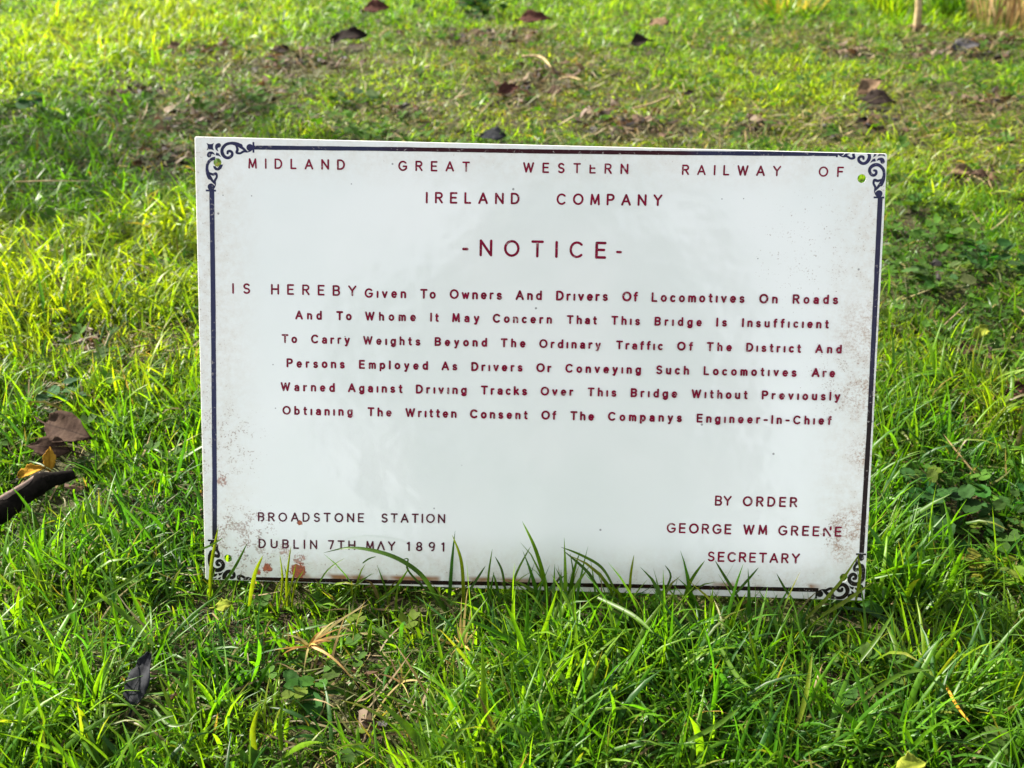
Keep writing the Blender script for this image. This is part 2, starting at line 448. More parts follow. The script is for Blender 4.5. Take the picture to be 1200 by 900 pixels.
# every line: words as (text, u and v of its first and last baseline ends, letter height), in mm on the plate
LINES = [
    [('MIDLAND', 34.0, 279.6, 97.8, 279.9, 6.8), ('GREAT', 132.8, 280.0, 179.7, 280.2, 6.7), ('WESTERN', 214.3, 280.4, 282.7, 280.7, 6.7), ('RAILWAY', 317.4, 280.9, 381.2, 281.2, 6.7), ('OF', 405.3, 281.3, 421.4, 281.4, 6.7)] ,
    [('IRELAND', 151.1, 259.4, 212.5, 259.9, 7.5), ('COMPANY', 236.6, 260.1, 305.5, 260.7, 7.5)] ,
    [('-', 175.5, 225.6, 179.6, 225.6, 11.2), ('NOTICE', 186.8, 225.6, 270.0, 225.7, 11.1), ('-', 276.5, 225.7, 280.4, 225.7, 11.1)] ,
    [('IS', 22.5, 197.3, 34.6, 197.4, 7.1), ('HEREBY', 48.5, 197.4, 105.6, 197.6, 7.1)] ,
    [('Given', 111.0, 196.6, 138.7, 196.9, 6.5), ('To', 148.0, 196.9, 158.4, 197.0, 6.5), ('Owners', 167.5, 197.1, 202.3, 197.4, 6.5), ('And', 211.3, 197.5, 228.6, 197.6, 6.5), ('Drivers', 238.0, 197.7, 272.1, 198.0, 6.5), ('Of', 281.5, 198.1, 291.7, 198.2, 6.5), ('Locomotives', 300.7, 198.2, 361.6, 198.8, 6.4), ('On', 371.1, 198.8, 383.1, 198.9, 6.4), ('Roads', 392.8, 199.0, 422.4, 199.3, 6.4)] ,
    [('And', 64.6, 181.2, 82.5, 181.3, 6.1), ('To', 92.1, 181.4, 102.5, 181.4, 6.1), ('Whome', 111.3, 181.5, 145.3, 181.7, 6.1), ('It', 154.8, 181.7, 160.6, 181.8, 6.1), ('May', 169.5, 181.8, 187.5, 181.9, 6.1), ('Concern', 196.4, 182.0, 235.6, 182.2, 6.1), ('That', 245.4, 182.3, 265.3, 182.4, 6.0), ('This', 274.7, 182.5, 293.8, 182.6, 6.0), ('Bridge', 303.2, 182.6, 334.4, 182.8, 6.0), ('Is', 343.7, 182.9, 350.8, 182.9, 6.0), ('Insufficient', 360.6, 183.0, 417.2, 183.3, 6.0)] ,
    [('To', 55.4, 165.2, 65.9, 165.2, 6.1), ('Carry', 75.1, 165.3, 101.3, 165.4, 6.1), ('Weights', 110.2, 165.4, 148.5, 165.6, 6.0), ('Beyond', 158.0, 165.7, 192.9, 165.9, 6.0), ('The', 202.0, 165.9, 218.5, 166.0, 6.0), ('Ordinary', 227.5, 166.0, 268.4, 166.2, 6.0), ('Traffic', 278.4, 166.3, 309.4, 166.4, 6.0), ('Of', 318.7, 166.5, 329.1, 166.5, 6.0), ('The', 338.1, 166.6, 354.7, 166.7, 6.0), ('District', 364.0, 166.7, 400.0, 166.9, 6.0), ('And', 409.3, 166.9, 426.6, 167.0, 6.0)] ,
    [('Persons', 58.7, 148.8, 98.0, 149.0, 6.2), ('Employed', 107.4, 149.1, 153.8, 149.4, 6.1), ('As', 162.7, 149.4, 173.4, 149.5, 6.1), ('Drivers', 182.7, 149.5, 216.9, 149.8, 6.1), ('Or', 226.0, 149.8, 236.0, 149.9, 6.1), ('Conveying', 245.3, 149.9, 295.5, 150.3, 6.1), ('Such', 305.3, 150.3, 327.2, 150.5, 6.1), ('Locomotives', 336.8, 150.5, 398.0, 150.9, 6.1), ('Are', 407.8, 151.0, 423.2, 151.1, 6.1)] ,
    [('Warned', 54.6, 132.7, 91.2, 133.0, 6.2), ('Against', 100.0, 133.1, 136.8, 133.4, 6.2), ('Driving', 145.8, 133.4, 179.8, 133.7, 6.2), ('Tracks', 189.3, 133.8, 220.3, 134.0, 6.2), ('Over', 229.2, 134.1, 251.0, 134.3, 6.1), ('This', 260.5, 134.4, 279.8, 134.5, 6.1), ('Bridge', 289.1, 134.6, 320.0, 134.8, 6.1), ('Without', 329.4, 134.9, 366.4, 135.2, 6.1), ('Previously', 375.8, 135.3, 427.3, 135.7, 6.1)] ,
    [('Obtianing', 55.7, 116.7, 103.3, 117.0, 6.2), ('The', 113.3, 117.1, 129.6, 117.2, 6.2), ('Written', 138.8, 117.3, 173.3, 117.5, 6.2), ('Consent', 182.3, 117.6, 221.0, 117.8, 6.2), ('Of', 230.1, 117.9, 240.1, 118.0, 6.2), ('The', 249.5, 118.0, 265.3, 118.1, 6.2), ('Companys', 274.6, 118.2, 323.8, 118.6, 6.2), ('Engineer-In-Chief', 333.5, 118.6, 422.6, 119.3, 6.1)] ,
    [('BROADSTONE', 38.5, 42.5, 111.3, 43.9, 6.5), ('STATION', 123.0, 44.2, 166.6, 45.0, 6.5)] ,
    [('DUBLIN', 38.8, 23.8, 79.2, 24.2, 6.6), ('7TH', 86.5, 24.3, 105.5, 24.5, 6.6), ('MAY', 112.7, 24.6, 132.8, 24.8, 6.6), ('1891', 140.6, 24.9, 166.3, 25.2, 6.6)] ,
    [('BY', 348.0, 62.4, 359.2, 62.5, 7.0), ('ORDER', 366.6, 62.5, 403.0, 62.8, 7.0)] ,
    [('GEORGE', 316.5, 42.6, 360.0, 42.9, 7.1), ('WM', 367.8, 43.0, 384.0, 43.1, 7.1), ('GREENE', 391.2, 43.1, 433.6, 43.4, 7.1)] ,
    [('SECRETARY', 344.8, 23.6, 406.7, 24.0, 7.1)] ,
]

WEIGHT = [.165, .17, .150, .165, .200, .208, .208, .208, .208, .208, .165, .165, .175, .175, .175]
# letters that have lost a stroke
WORN = {('WESTERN', 4): [[(0, .85), (0, 0), (.50, 0)], [(0, .52), (.46, .52)]],
        ('GREENE', 4): [[(0, 0), (0, .28)], [(0, .55), (0, .75)], [(.1, .85), (.64, 0)], [(.64, .72), (.64, 1)]],
        ('MAY', 1): [[(0, 0), (.36, 1), (.72, 0)]],
        ('BROADSTONE', 0): [GLYPH['B'][1][0], [(.34, .52)] + arc(.32, .26, .24, .26, 60, -90)],
        ('DUBLIN', 1): [[(0, 1), (0, .31)] + arc(.31, .31, .31, .31, 180, 360, 10) + [(.62, .8)]]}
jit = random.Random(3)
ROWS = [(0, [w]) for w in LINES[0]] + [(1, [w]) for w in LINES[1]] + [(i, w) for i, w in enumerate(LINES) if i > 1]
for li, words in ROWS:      # the two widely spaced top lines are set word by word
    ink = Ink()
    for text, u0, v0, u1, v1, cap in words:
        sw = cap * WEIGHT[li]
        H = cap - sw
        widths = [GLYPH[ch][0] * H * 1.12 for ch in text]
        span = (u1 - u0) - sw
        if text == '-': widths = [span]
        gap = (span - sum(widths)) / (len(text) - 1) if len(text) > 1 else 0
        x = u0 + sw / 2
        for ci, (ch, wd) in enumerate(zip(text, widths)):
            for st in WORN.get((text, ci), GLYPH[ch][1]):
                sx = wd / GLYPH[ch][0] if GLYPH[ch][0] > 0 else H
                jx, jy = jit.uniform(-.06, .06), jit.uniform(-.07, .07)
                pts = []
                for a, b in st:
                    X = x + a * sx + jx
                    pts.append((X, v0 + (v1 - v0) * (X - u0) / (u1 - u0) + sw / 2 + b * H + jy))
                ink.stroke(pts, sw * jit.uniform(.93, 1.07))
            x += wd + gap
    ink.build('lettering', INK if li not in (10, 11) else INK_BROWN)

# border lines
def strip(pts, w):
    ink = Ink(); d = []
    for (a, b) in zip(pts[:-1], pts[1:]):
        k = max(2, int((Vector(b) - Vector(a)).length / 5))
        d += [(a[0] + (b[0] - a[0]) * i / k, a[1] + (b[1] - a[1]) * i / k) for i in range(k)]
    d.append(pts[-1])
    r = random.Random(len(pts) + int(w * 10))
    ws = [w * (1 + r.uniform(-.05, .05)) for _ in d]
    ink.ribbon(d, ws, cap=False)
    return ink
strip([(37.0, 293.3), (134.5, 294.0), (229.1, 294.2), (317.4, 294.8), (417.1, 296.0)], 2.7).build('border_line', paint('top_border_paint', NAVY, BLACK, 'top'))
strip([(9.6, 266.5), (9.6, 196.6), (9.0, 72.0), (8.5, 29.1)], 3.2).build('border_line', paint('left_border_paint', (0.024, 0.026, 0.07), (0.012, 0.012, 0.016), 'left'))
strip([(445.7, 269.0), (446.6, 206.4), (447.6, 118.8), (447.7, 32.7)], 3.1).build('border_line', paint('right_border_paint', (0.022, 0.020, 0.05), (0.010, 0.003, 0.003), 'right'))
strip([(36.8, 1.9), (136.9, 2.8), (271.0, 4.7), (386.4, 5.8), (420.3, 6.1)], 2.8).build('border_line', paint('bottom_border_paint', (0.007, 0.004, 0.004), (0.022, 0.006, 0.004)))

# scrolled corners
MS = 1 / 11.25 / 1.804
HEAVY = 1.15
def scroll(corner, sx, sy, mat, HEAVY=1.15):
    ink = Ink()
    def P(x, y, flip):
        x, y = (x - 195) * MS, (y - 140) * MS
        if flip: x, y = y, x
        return (corner[0] + sx * x, corner[1] - sy * y)
    def spline(pts):
        out = []
        n = len(pts)
        for i in range(n - 1):
            p0, p1, p2, p3 = pts[max(0, i - 1)], pts[i], pts[i + 1], pts[min(n - 1, i + 2)]
            for k in range(5):
                t = k / 5
                out.append(tuple(0.5 * ((2 * b) + (-a + c) * t + (2 * a - 5 * b + 4 * c - d) * t * t + (-a + 3 * b - 3 * c + d) * t ** 3) for a, b, c, d in zip(p0, p1, p2, p3)))
        out.append(pts[-1])
        return out
    star = [(190, 138), (215, 152), (240, 155), (265, 152), (292, 138), (280, 165), (276, 190), (280, 212), (292, 238), (265, 226), (240, 223), (215, 226), (190, 238), (203, 212), (207, 190), (203, 165)]
    ink.poly([P(x, y, False) for x, y in star])
    ink.poly([P(x, y, False) for x, y in ((322, 262), (355, 275), (385, 322), (352, 305), (310, 300))])
    for flip in (False, True):
        def rib(pts):
            d = spline(pts)
            ink.ribbon([P(a, b, flip) for a, b, w in d], [w * MS * HEAVY for a, b, w in d])
        rib([(356, 168, 52), (332, 180, 45), (325, 215, 26), (344, 242, 8)])
        rib([(650, 172, 48), (590, 148, 44), (520, 138, 32), (450, 158, 34), (402, 215, 36), (402, 272, 40), (435, 318, 36), (482, 330, 34), (526, 302, 34), (535, 266, 30), (510, 242, 30), (478, 246, 28), (472, 270, 26)])
        rib([(585, 165, 18), (606, 215, 30), (596, 258, 30), (640, 268, 24), (690, 242, 26), (740, 248, 14), (785, 232, 10)])
        rib([(600, 158, 28), (670, 196, 32), (728, 240, 16)])
        ink.disc(P(772, 190, flip), 47 * MS)
        ink.ribbon([P(820, 118, flip), P(820, 256, flip)], 24 * MS, cap=False)
    return ink.build('corner_scroll', mat)
scroll((6.7, 295.7), 1, 1, NAVY_INK)
scroll((447.2, 299.7), -1, 1, NAVY_INK)
scroll((4.9, -2.6), 1, -1, BLACK_INK, 1.5)
scroll((449.8, 1.0), -1, -1, BLACK_INK, 1.5)

# ------------------------------------------------------------------ ground
n = Nodes('soil')
P = n.coords()
a, b, c = n.noise(P, 9, 5), n.noise(P, 60, 5, 0.65), n.noise(P, 320, 3)
soil = n.mix(n.ramp(b, 0.35, 0.7), (0.014, 0.009, 0.005), (0.050, 0.033, 0.018))
moss = n.mix(n.ramp(c, 0.3, 0.7), (0.014, 0.022, 0.003), (0.045, 0.056, 0.008))
n.base(n.mix(n.ramp(n.math('ADD', a, n.math('MULTIPLY', b, 0.4)), 0.55, 0.85), soil, moss))
n.rough(0.9); n.b.inputs['Specular IOR Level'].default_value = 0.2
n.bump(n.math('ADD', b, n.math('MULTIPLY', c, 0.4)), 0.8, 0.01)
gx = np.concatenate([np.array([-250, -90, -35, -14, -7]), np.linspace(-4, 4, 161), np.array([7, 14, 35, 90, 250])])
gy = np.concatenate([np.array([-250, -90, -30, -9, -3]), np.linspace(-1, 6, 141), np.array([9, 16, 40, 100, 250])])
X, Y = np.meshgrid(gx, gy)
Z = ground_z(X, Y)
nx, ny = len(gx), len(gy)
mesh_obj('ground', np.stack([X.ravel(), Y.ravel(), Z.ravel()], 1), [(j * nx + i, j * nx + i + 1, (j + 1) * nx + i + 1, (j + 1) * nx + i) for j in range(ny - 1) for i in range(nx - 1)], n.m)
tag(bpy.data.objects['ground'], kind='structure')

# ------------------------------------------------------------------ where the turf thins, yellows, grows rank or takes painted shade
# (photo px x, y, half width, half height) -> a patch on the ground
def patch(px, py, rx, ry):
    c = at(px, py); e = at(px + rx, py); t = at(px, py - ry); b_ = at(px, py + ry)
    return c.x, c.y, abs(e.x - c.x), max(0.01, (t.y - b_.y) / 2)
BARE = [patch(*p) for p in [(165, 98, 34, 9), (225, 132, 40, 11), (185, 176, 36, 8), (290, 102, 45, 9), (345, 68, 55, 11), (250, 55, 25, 6),
        (640, 85, 45, 10), (600, 104, 30, 8), (700, 128, 30, 12), (745, 140, 45, 16), (880, 140, 25, 10), (470, 120, 25, 6), (570, 40, 60, 9), (1140, 200, 28, 8),
        (1120, 62, 50, 7), (1160, 115, 35, 8), (1015, 145, 40, 8), (1125, 50, 30, 5), (1170, 45, 50, 5), (1000, 55, 35, 6), (90, 385, 30, 14), (60, 545, 30, 10), (1085, 320, 18, 12), (1140, 575, 30, 8),
        (410, 775, 40, 16), (440, 835, 26, 14), (165, 800, 24, 26), (1140, 405, 30, 14)]]
DEAD = [patch(*p) for p in [(390, 755, 95, 45), (440, 820, 60, 40), (540, 735, 18, 40), (215, 140, 70, 36), (640, 100, 120, 40), (760, 140, 120, 40), (340, 68, 110, 22), (950, 140, 80, 28), (1120, 130, 100, 50),
        (560, 55, 150, 24), (480, 130, 90, 26), (1150, 45, 90, 16), (920, 40, 120, 18), (180, 400, 60, 30), (1190, 460, 30, 20), (60, 440, 50, 20)]]
RANK = [patch(*p) for p in [(120, 40, 190, 55), (40, 320, 60, 55), (160, 300, 70, 55), (200, 330, 40, 40), (500, 15, 90, 16), (1110, 225, 60, 14), (700, 750, 170, 60), (870, 770, 110, 70), (80, 780, 110, 90), (90, 660, 90, 45), (1060, 480, 40, 40),
        (1080, 820, 110, 80), (1090, 22, 90, 16), (920, 8, 60, 10), (640, 800, 130, 90), (1060, 660, 60, 40), (1150, 440, 60, 30)]]
YELLOW = [patch(*p) for p in [(100, 45, 200, 60), (40, 310, 70, 60), (150, 300, 80, 70), (700, 110, 120, 40), (950, 110, 120, 50), (1130, 170, 90, 40), (450, 100, 120, 50), (1170, 470, 40, 40), (170, 420, 60, 60), (60, 700, 70, 40), (1100, 740, 90, 40)]]
DARK = [patch(*p) for p in [(90, 150, 140, 45), (90, 195, 110, 30), (1130, 590, 90, 50), (1090, 320, 70, 60), (1040, 260, 50, 26), (600, 165, 80, 12), (210, 590, 40, 60), (300, 750, 80, 40)]]  # darker tints: shade painted into the grass, and dark weedy spots
WEED = [patch(*p) for p in [(1100, 330, 90, 80), (1135, 590, 80, 50), (450, 150, 60, 14), (330, 120, 60, 14)]]
CLEAR = []          # little spots kept open for the fallen leaves

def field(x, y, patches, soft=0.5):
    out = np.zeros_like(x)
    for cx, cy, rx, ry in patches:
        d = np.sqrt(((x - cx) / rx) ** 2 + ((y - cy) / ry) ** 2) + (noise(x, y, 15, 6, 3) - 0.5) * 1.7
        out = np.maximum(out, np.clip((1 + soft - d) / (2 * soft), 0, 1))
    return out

PL_T = math.tan(SIGN_LEAN)
def keep_off_plate(V, rooty, shape):
    """blades grow either before or behind the plate, never through it"""
    V = V.reshape(shape)
    x, y, z = V[..., 0], V[..., 1], V[..., 2]
    py = (z - SIGN_Z) * PL_T
    inside = (np.abs(x) < 0.232) & (z < SIGN_Z + 0.285)
    front = (rooty < 0.0)[:, None, None] & inside & (y > py - 0.0025)
    back = (rooty >= 0.0)[:, None, None] & inside & (y < py + 0.006)
    y[front] = py[front] - 0.0025
    y[back] = py[back] + 0.006
    return V.reshape(-1, 3)

def blades(name, x, y, h, w, az, tilt, curve, tint, tip, segs, fold, mat, base=None, z0=None, twist=None, floor=True):
    """one mesh of grass blades; tint and tip are base and tip colours per blade"""
    N = len(x); k = segs + 1; m = 3 if fold else 2
    t = np.linspace(0, 1, k)
    ang = tilt[:, None] + curve[:, None] * t[None, :] ** 1.3
    seg = (h / segs)[:, None]
    dx = np.sin(ang) * seg; dz = np.cos(ang) * seg
    hx = np.concatenate([np.zeros((N, 1)), np.cumsum((dx[:, :-1] + dx[:, 1:]) / 2, 1)], 1)
    hz = np.concatenate([np.zeros((N, 1)), np.cumsum((dz[:, :-1] + dz[:, 1:]) / 2, 1)], 1)
    # sideways sway
    sway = rng.normal(0, 0.18, N)[:, None] * h[:, None] * t[None, :] ** 2
    ca, sa = np.cos(az)[:, None], np.sin(az)[:, None]
    z = ground_z(x, y) if z0 is None else z0
    Px = x[:, None] + hx * ca - sway * sa; Py = y[:, None] + hx * sa + sway * ca; Pz = z[:, None] + hz
    if floor:
        lo = ground_z(Px, Py) + 0.003
        Pz = np.maximum(Pz, np.where(t[None, :] > 0.2, lo, -1))
    prof = np.where(t < 0.35, 0.62 + 0.38 * t / 0.35, np.clip(1 - ((t - 0.35) / 0.65) ** 2.2, 0.03, 1))
    tw = (rng.normal(0, 0.55, N) if twist is None else twist)[:, None] * (0.3 + t[None, :])
    # side vector: horizontal across the blade, rolled about its run by the twist
    nxv, nyv, nzv = np.cos(ang) * ca, np.cos(ang) * sa, -np.sin(ang)
    sx = -sa * np.cos(tw) + nxv * np.sin(tw); sy = ca * np.cos(tw) + nyv * np.sin(tw); sz = nzv * np.sin(tw)
    ux = nxv * np.cos(tw) + sa * np.sin(tw); uy = nyv * np.cos(tw) - ca * np.sin(tw); uz = nzv * np.cos(tw)
    hw = (w[:, None] * prof[None, :]) / 2
    V = np.zeros((N, k, m, 3))
    for j, sgn in enumerate(([-1, 0, 1] if fold else [-1, 1])):
        off = hw * (0.45 if (fold and sgn == 0) else 0.0)
        V[:, :, j, 0] = Px + sx * hw * sgn - ux * off
        V[:, :, j, 1] = Py + sy * hw * sgn - uy * off
        V[:, :, j, 2] = Pz + sz * hw * sgn - uz * off
    V = keep_off_plate(V, y, (N, k, m, 3)).reshape(-1, 3)
    C = np.ones((N, k, m, 4))
    bw = np.clip(1 - t / 0.28, 0, 1)[None, :, None]
    tp = np.clip((t - 0.45) / 0.55, 0, 1)[None, :, None]
    col = tint[:, None, :] * (1 - tp) + tip[:, None, :] * tp
    pale = np.array([0.080, 0.105, 0.016]) if base is None else np.array(base)
    col = col * (1 - 0.55 * bw) + pale * 0.55 * bw
    C[..., :3] = col[:, :, None, :]
    i0 = (np.arange(N) * k * m)[:, None, None]
    a = np.arange(segs)[None, :, None] * m; b_ = np.arange(m - 1)[None, None, :]
    q = i0 + a + b_
    F = np.stack([q, q + 1, q + m + 1, q + m], -1).reshape(-1, 4)
    me = bpy.data.meshes.new(name)
    me.vertices.add(len(V)); me.vertices.foreach_set('co', V.astype(np.float32).ravel())
    me.loops.add(F.size); me.loops.foreach_set('vertex_index', F.astype(np.int32).ravel())
    me.polygons.add(len(F)); me.polygons.foreach_set('loop_start', np.arange(0, F.size, 4, dtype=np.int32))
    me.polygons.foreach_set('use_smooth', np.ones(len(F), dtype=bool))
    at_ = me.color_attributes.new('tint', 'FLOAT_COLOR', 'POINT')
    at_.data.foreach_set('color', C.astype(np.float32).ravel())
    me.update(); me.validate()
    me.materials.append(mat)
    return me

def join_meshes(name, meshes, kind='stuff'):
    obs = []
    for me in meshes:
        o = bpy.data.objects.new(name, me); COL.objects.link(o); obs.append(o)
    if len(obs) > 1:
        with bpy.context.temp_override(active_object=obs[0], selected_editable_objects=obs, selected_objects=obs):
            bpy.ops.object.join()
    tag(obs[0], kind=kind)
    return obs[0]

GRASS = leafy('grass_blade', 0.42, 0.50, (2.15, 2.1, 0.55), 0.25)
STRAW = leafy('dry_grass', 0.6, 0.30, (1.2, 1.1, 0.8), 0.25)
WEEDM = leafy('weed_leaf', 0.7, 0.38, (1.6, 1.9, 0.4), 0.08)

PAL = np.array([[0.036, 0.098, 0.005], [0.056, 0.122, 0.005], [0.086, 0.146, 0.006], [0.120, 0.168, 0.006], [0.024, 0.070, 0.011]])
OLD = np.array([[0.140, 0.120, 0.040], [0.18, 0.130, 0.058], [0.095, 0.085, 0.026]])

def half_width(y): return 0.40 + 0.66 * np.maximum(0, y + 0.25)

def scatter(dens, y0, y1, wide=0.22):
    """uniform points over the strip of lawn the camera can see, with a margin for a step aside"""
    hw = float(half_width(np.array([y1]))[0]) + wide
    N = int(dens * 2 * hw * (y1 - y0))
    x = rng.uniform(-hw, hw, N); y = rng.uniform(y0, y1, N)
    ok = np.abs(x) < half_width(y) + wide
    return x[ok], y[ok]

def lawn(dens, y0, y1, segs, fold, wmul, hmul, per=7):
    cx, cy = scatter(dens / per, y0, y1)
    M = len(cx)
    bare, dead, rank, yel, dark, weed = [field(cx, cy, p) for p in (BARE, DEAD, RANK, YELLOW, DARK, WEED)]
    keep = rng.random(M) > (0.80 * bare + 0.12 * dead + 0.45 * weed)
    keep &= rng.random(M) < 0.55 + 0.75 * noise(cx, cy, 16, 2, 2)
    cx, cy, bare, dead, rank, yel, dark, weed = [v[keep] for v in (cx, cy, bare, dead, rank, yel, dark, weed)]
    M = len(cx)
    hn = noise(cx, cy, 7, 3, 3)
    H = (0.015 + 0.027 * hn) * np.where(cy > 0.55, 0.85 + 0.3 * noise(cx, cy, 3, 5, 2), 1) * (1 + 0.55 * rank) * (1 - 0.5 * bare) * (1 - 0.28 * dead) * (1 - 0.3 * weed) * hmul
    vig = np.clip(rng.normal(1, 0.25, M), 0.5, 1.7)
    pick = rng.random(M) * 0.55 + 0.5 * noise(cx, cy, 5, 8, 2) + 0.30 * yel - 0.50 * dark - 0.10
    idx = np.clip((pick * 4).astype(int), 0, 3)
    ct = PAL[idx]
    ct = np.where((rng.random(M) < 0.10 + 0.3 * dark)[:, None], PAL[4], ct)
    ct = ct * np.where((cy < 0.25)[:, None], np.array([0.84, 1.0, 1.0]), np.where((cy > 0.6)[:, None], np.array([1.22, 1.18, 1.0]), np.array([1.0, 1.0, 1.0])))   # fresher green by the plate, mossier far off
    cnt = rng.integers(int(per * 0.5), int(per * 1.6), M)
    ri = np.repeat(np.arange(M), cnt); N = len(ri)
    sp = 0.007 * wmul
    x = cx[ri] + rng.normal(0, sp, N); y = cy[ri] + rng.normal(0, sp, N)
    a0 = rng.uniform(0, 2 * np.pi, M)
    az = a0[ri] + rng.normal(0, 1.3, N)
    h = H[ri] * vig[ri] * np.clip(rng.lognormal(-0.02, 0.38, N), 0.35, 2.4)
    foot = np.clip(1 - np.abs(y + 0.022) / 0.032, 0, 1)        # trodden shorter along the plate's foot
    h *= 1 - foot * np.where(x < -0.06, 0.48, np.where(x < 0.12, 0.14, 0.46)) * (np.abs(x) < 0.25)
    h = np.minimum(h, 0.068)
    w = np.clip(rng.normal(0.0020, 0.0007, N), 0.0007, 0.0042) * wmul * (0.75 + 0.35 * np.clip(h / 0.04, 0, 1.6))
    tilt = np.abs(rng.normal(0.34, 0.34, N)) + 0.25 * dead[ri] + 0.28 * (y > 0.55)
    curve = np.clip(rng.normal(0.85, 0.70, N), -0.5, 2.6)
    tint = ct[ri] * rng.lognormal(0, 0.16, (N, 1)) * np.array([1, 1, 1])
    isold = rng.random(N) < 0.018 + 0.20 * dead[ri] + 0.15 * bare[ri]
    tint[isold] = 0.75 * OLD[rng.integers(0, 3, isold.sum())] * rng.lognormal(0, 0.2, (isold.sum(), 1))
    tip = tint * np.array([1.15, 1.08, 0.95])
    yt = rng.random(N) < 0.05
    tip[yt] = np.array([0.15, 0.14, 0.02])
    # keep blades out of the plate's own thickness, and leaves in view
    ok = ~((np.abs(x) < 0.228) & (np.abs(y - 0.001) < 0.004))
    for (qx, qy, qr) in CLEAR:
        inside = (x - qx) ** 2 + ((y - qy)) ** 2 < qr ** 2
        ok &= ~(inside & (rng.random(N) < 0.88))
        near = (np.abs(x - qx) < qr) & (y < qy) & (y > qy - qr * 2.2)
        h = np.where(near, np.minimum(h, 0.016), h)
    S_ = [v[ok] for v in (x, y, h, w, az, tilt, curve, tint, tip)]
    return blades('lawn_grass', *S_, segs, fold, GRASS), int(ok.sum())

def thatch(dens, y0, y1, wmul=1.0):
    """dead and lying blades low in the sward"""
    x, y = scatter(dens, y0, y1)
    bare, dead = field(x, y, BARE), field(x, y, DEAD)
    keep = rng.random(len(x)) < 0.12 + 0.50 * dead + 0.45 * bare
    x, y, dead = x[keep], y[keep], dead[keep]; N = len(x)
    h = rng.uniform(0.012, 0.045, N); w = rng.uniform(0.0007, 0.0019, N) * wmul
    c = OLD[rng.integers(0, 3, N)] * rng.lognormal(-0.25, 0.35, (N, 1))
    g = rng.random(N) < 0.35
    c[g] = np.array([0.055, 0.065, 0.014]) * rng.lognormal(0, 0.25, (g.sum(), 1))
    return blades('dry_thatch', x, y, h, w, rng.uniform(0, 6.283, N), rng.uniform(0.9, 1.5, N), rng.normal(0.2, 0.4, N), c, c * 0.95, 4, False, STRAW,
                  base=(0.12, 0.09, 0.05), z0=ground_z(x, y) + rng.uniform(0.001, 0.012, N))

def clover(N0, y0, y1, size):
    x, y = scatter(N0, y0, y1)
    wd, dead = field(x, y, WEED), field(x, y, BARE)
    p = 0.10 * (noise(x, y, 9, 9, 2) > 0.55) + 0.45 * wd + 0.05 + 0.12 * dead
    k = rng.random(len(x)) < p
    x, y = x[k], y[k]; N = len(x)
    x = np.repeat(x, 3); y = np.repeat(y, 3)
    R = np.repeat(size * rng.uniform(0.6, 1.35, N), 3)
    a = np.repeat(rng.uniform(0, 6.283, N), 3) + np.tile(np.array([0, 2.09, 4.19]), N) + rng.normal(0, 0.15, 3 * N)
    z = np.repeat(ground_z(x[::3], y[::3]) + rng.uniform(0.006, 0.020, N), 3)
    el = rng.normal(0.12, 0.28, 3 * N)
    tx = np.repeat(rng.normal(0, 0.25, N), 3); ty = np.repeat(rng.normal(0, 0.25, N), 3)
    out = [(0.0, 0.0), (0.35, 0.42), (0.72, 0.55), (1.0, 0.36), (0.95, 0.0), (1.0, -0.36), (0.72, -0.55), (0.35, -0.42)]
    V = np.zeros((3 * N, 9, 3))
    for i, (u, v) in enumerate(out + [(0.55, 0.0)]):
        lx = np.cos(a) * np.cos(el) * u * R - np.sin(a) * v * R
        ly = np.sin(a) * np.cos(el) * u * R + np.cos(a) * v * R
        V[:, i, 0] = x + lx; V[:, i, 1] = y + ly
        V[:, i, 2] = z + np.sin(el) * u * R + abs(v) * R * 0.30 + tx * lx + ty * ly
    V = keep_off_plate(V[:, :, None, :], y, (3 * N, 9, 1, 3)).reshape(-1, 3)
    F = []
    base = np.arange(3 * N)[:, None] * 9
    tri = np.array([[i, (i + 1) % 8, 8] for i in range(8)])
    F = (base[:, :, None] + tri[None]).reshape(-1, 3)
    C = np.ones((3 * N, 9, 4))
    c = np.array([0.028, 0.066, 0.008]) * rng.lognormal(0, 0.25, (N, 1)); yl = rng.random(N) < 0.12
    c[yl] = np.array([0.055, 0.085, 0.008])
    C[..., :3] = np.repeat(c, 3, 0)[:, None, :]
    me = bpy.data.meshes.new('clover')
    me.vertices.add(len(V)); me.vertices.foreach_set('co', V.astype(np.float32).ravel())
    me.loops.add(F.size); me.loops.foreach_set('vertex_index', F.astype(np.int32).ravel())
    me.polygons.add(len(F)); me.polygons.foreach_set('loop_start', np.arange(0, F.size, 3, dtype=np.int32))
    me.polygons.foreach_set('use_smooth', np.ones(len(F), dtype=bool))
    me.color_attributes.new('tint', 'FLOAT_COLOR', 'POINT').data.foreach_set('color', C.astype(np.float32).ravel())
    me.update(); me.validate(); me.materials.append(WEEDM)
    return me

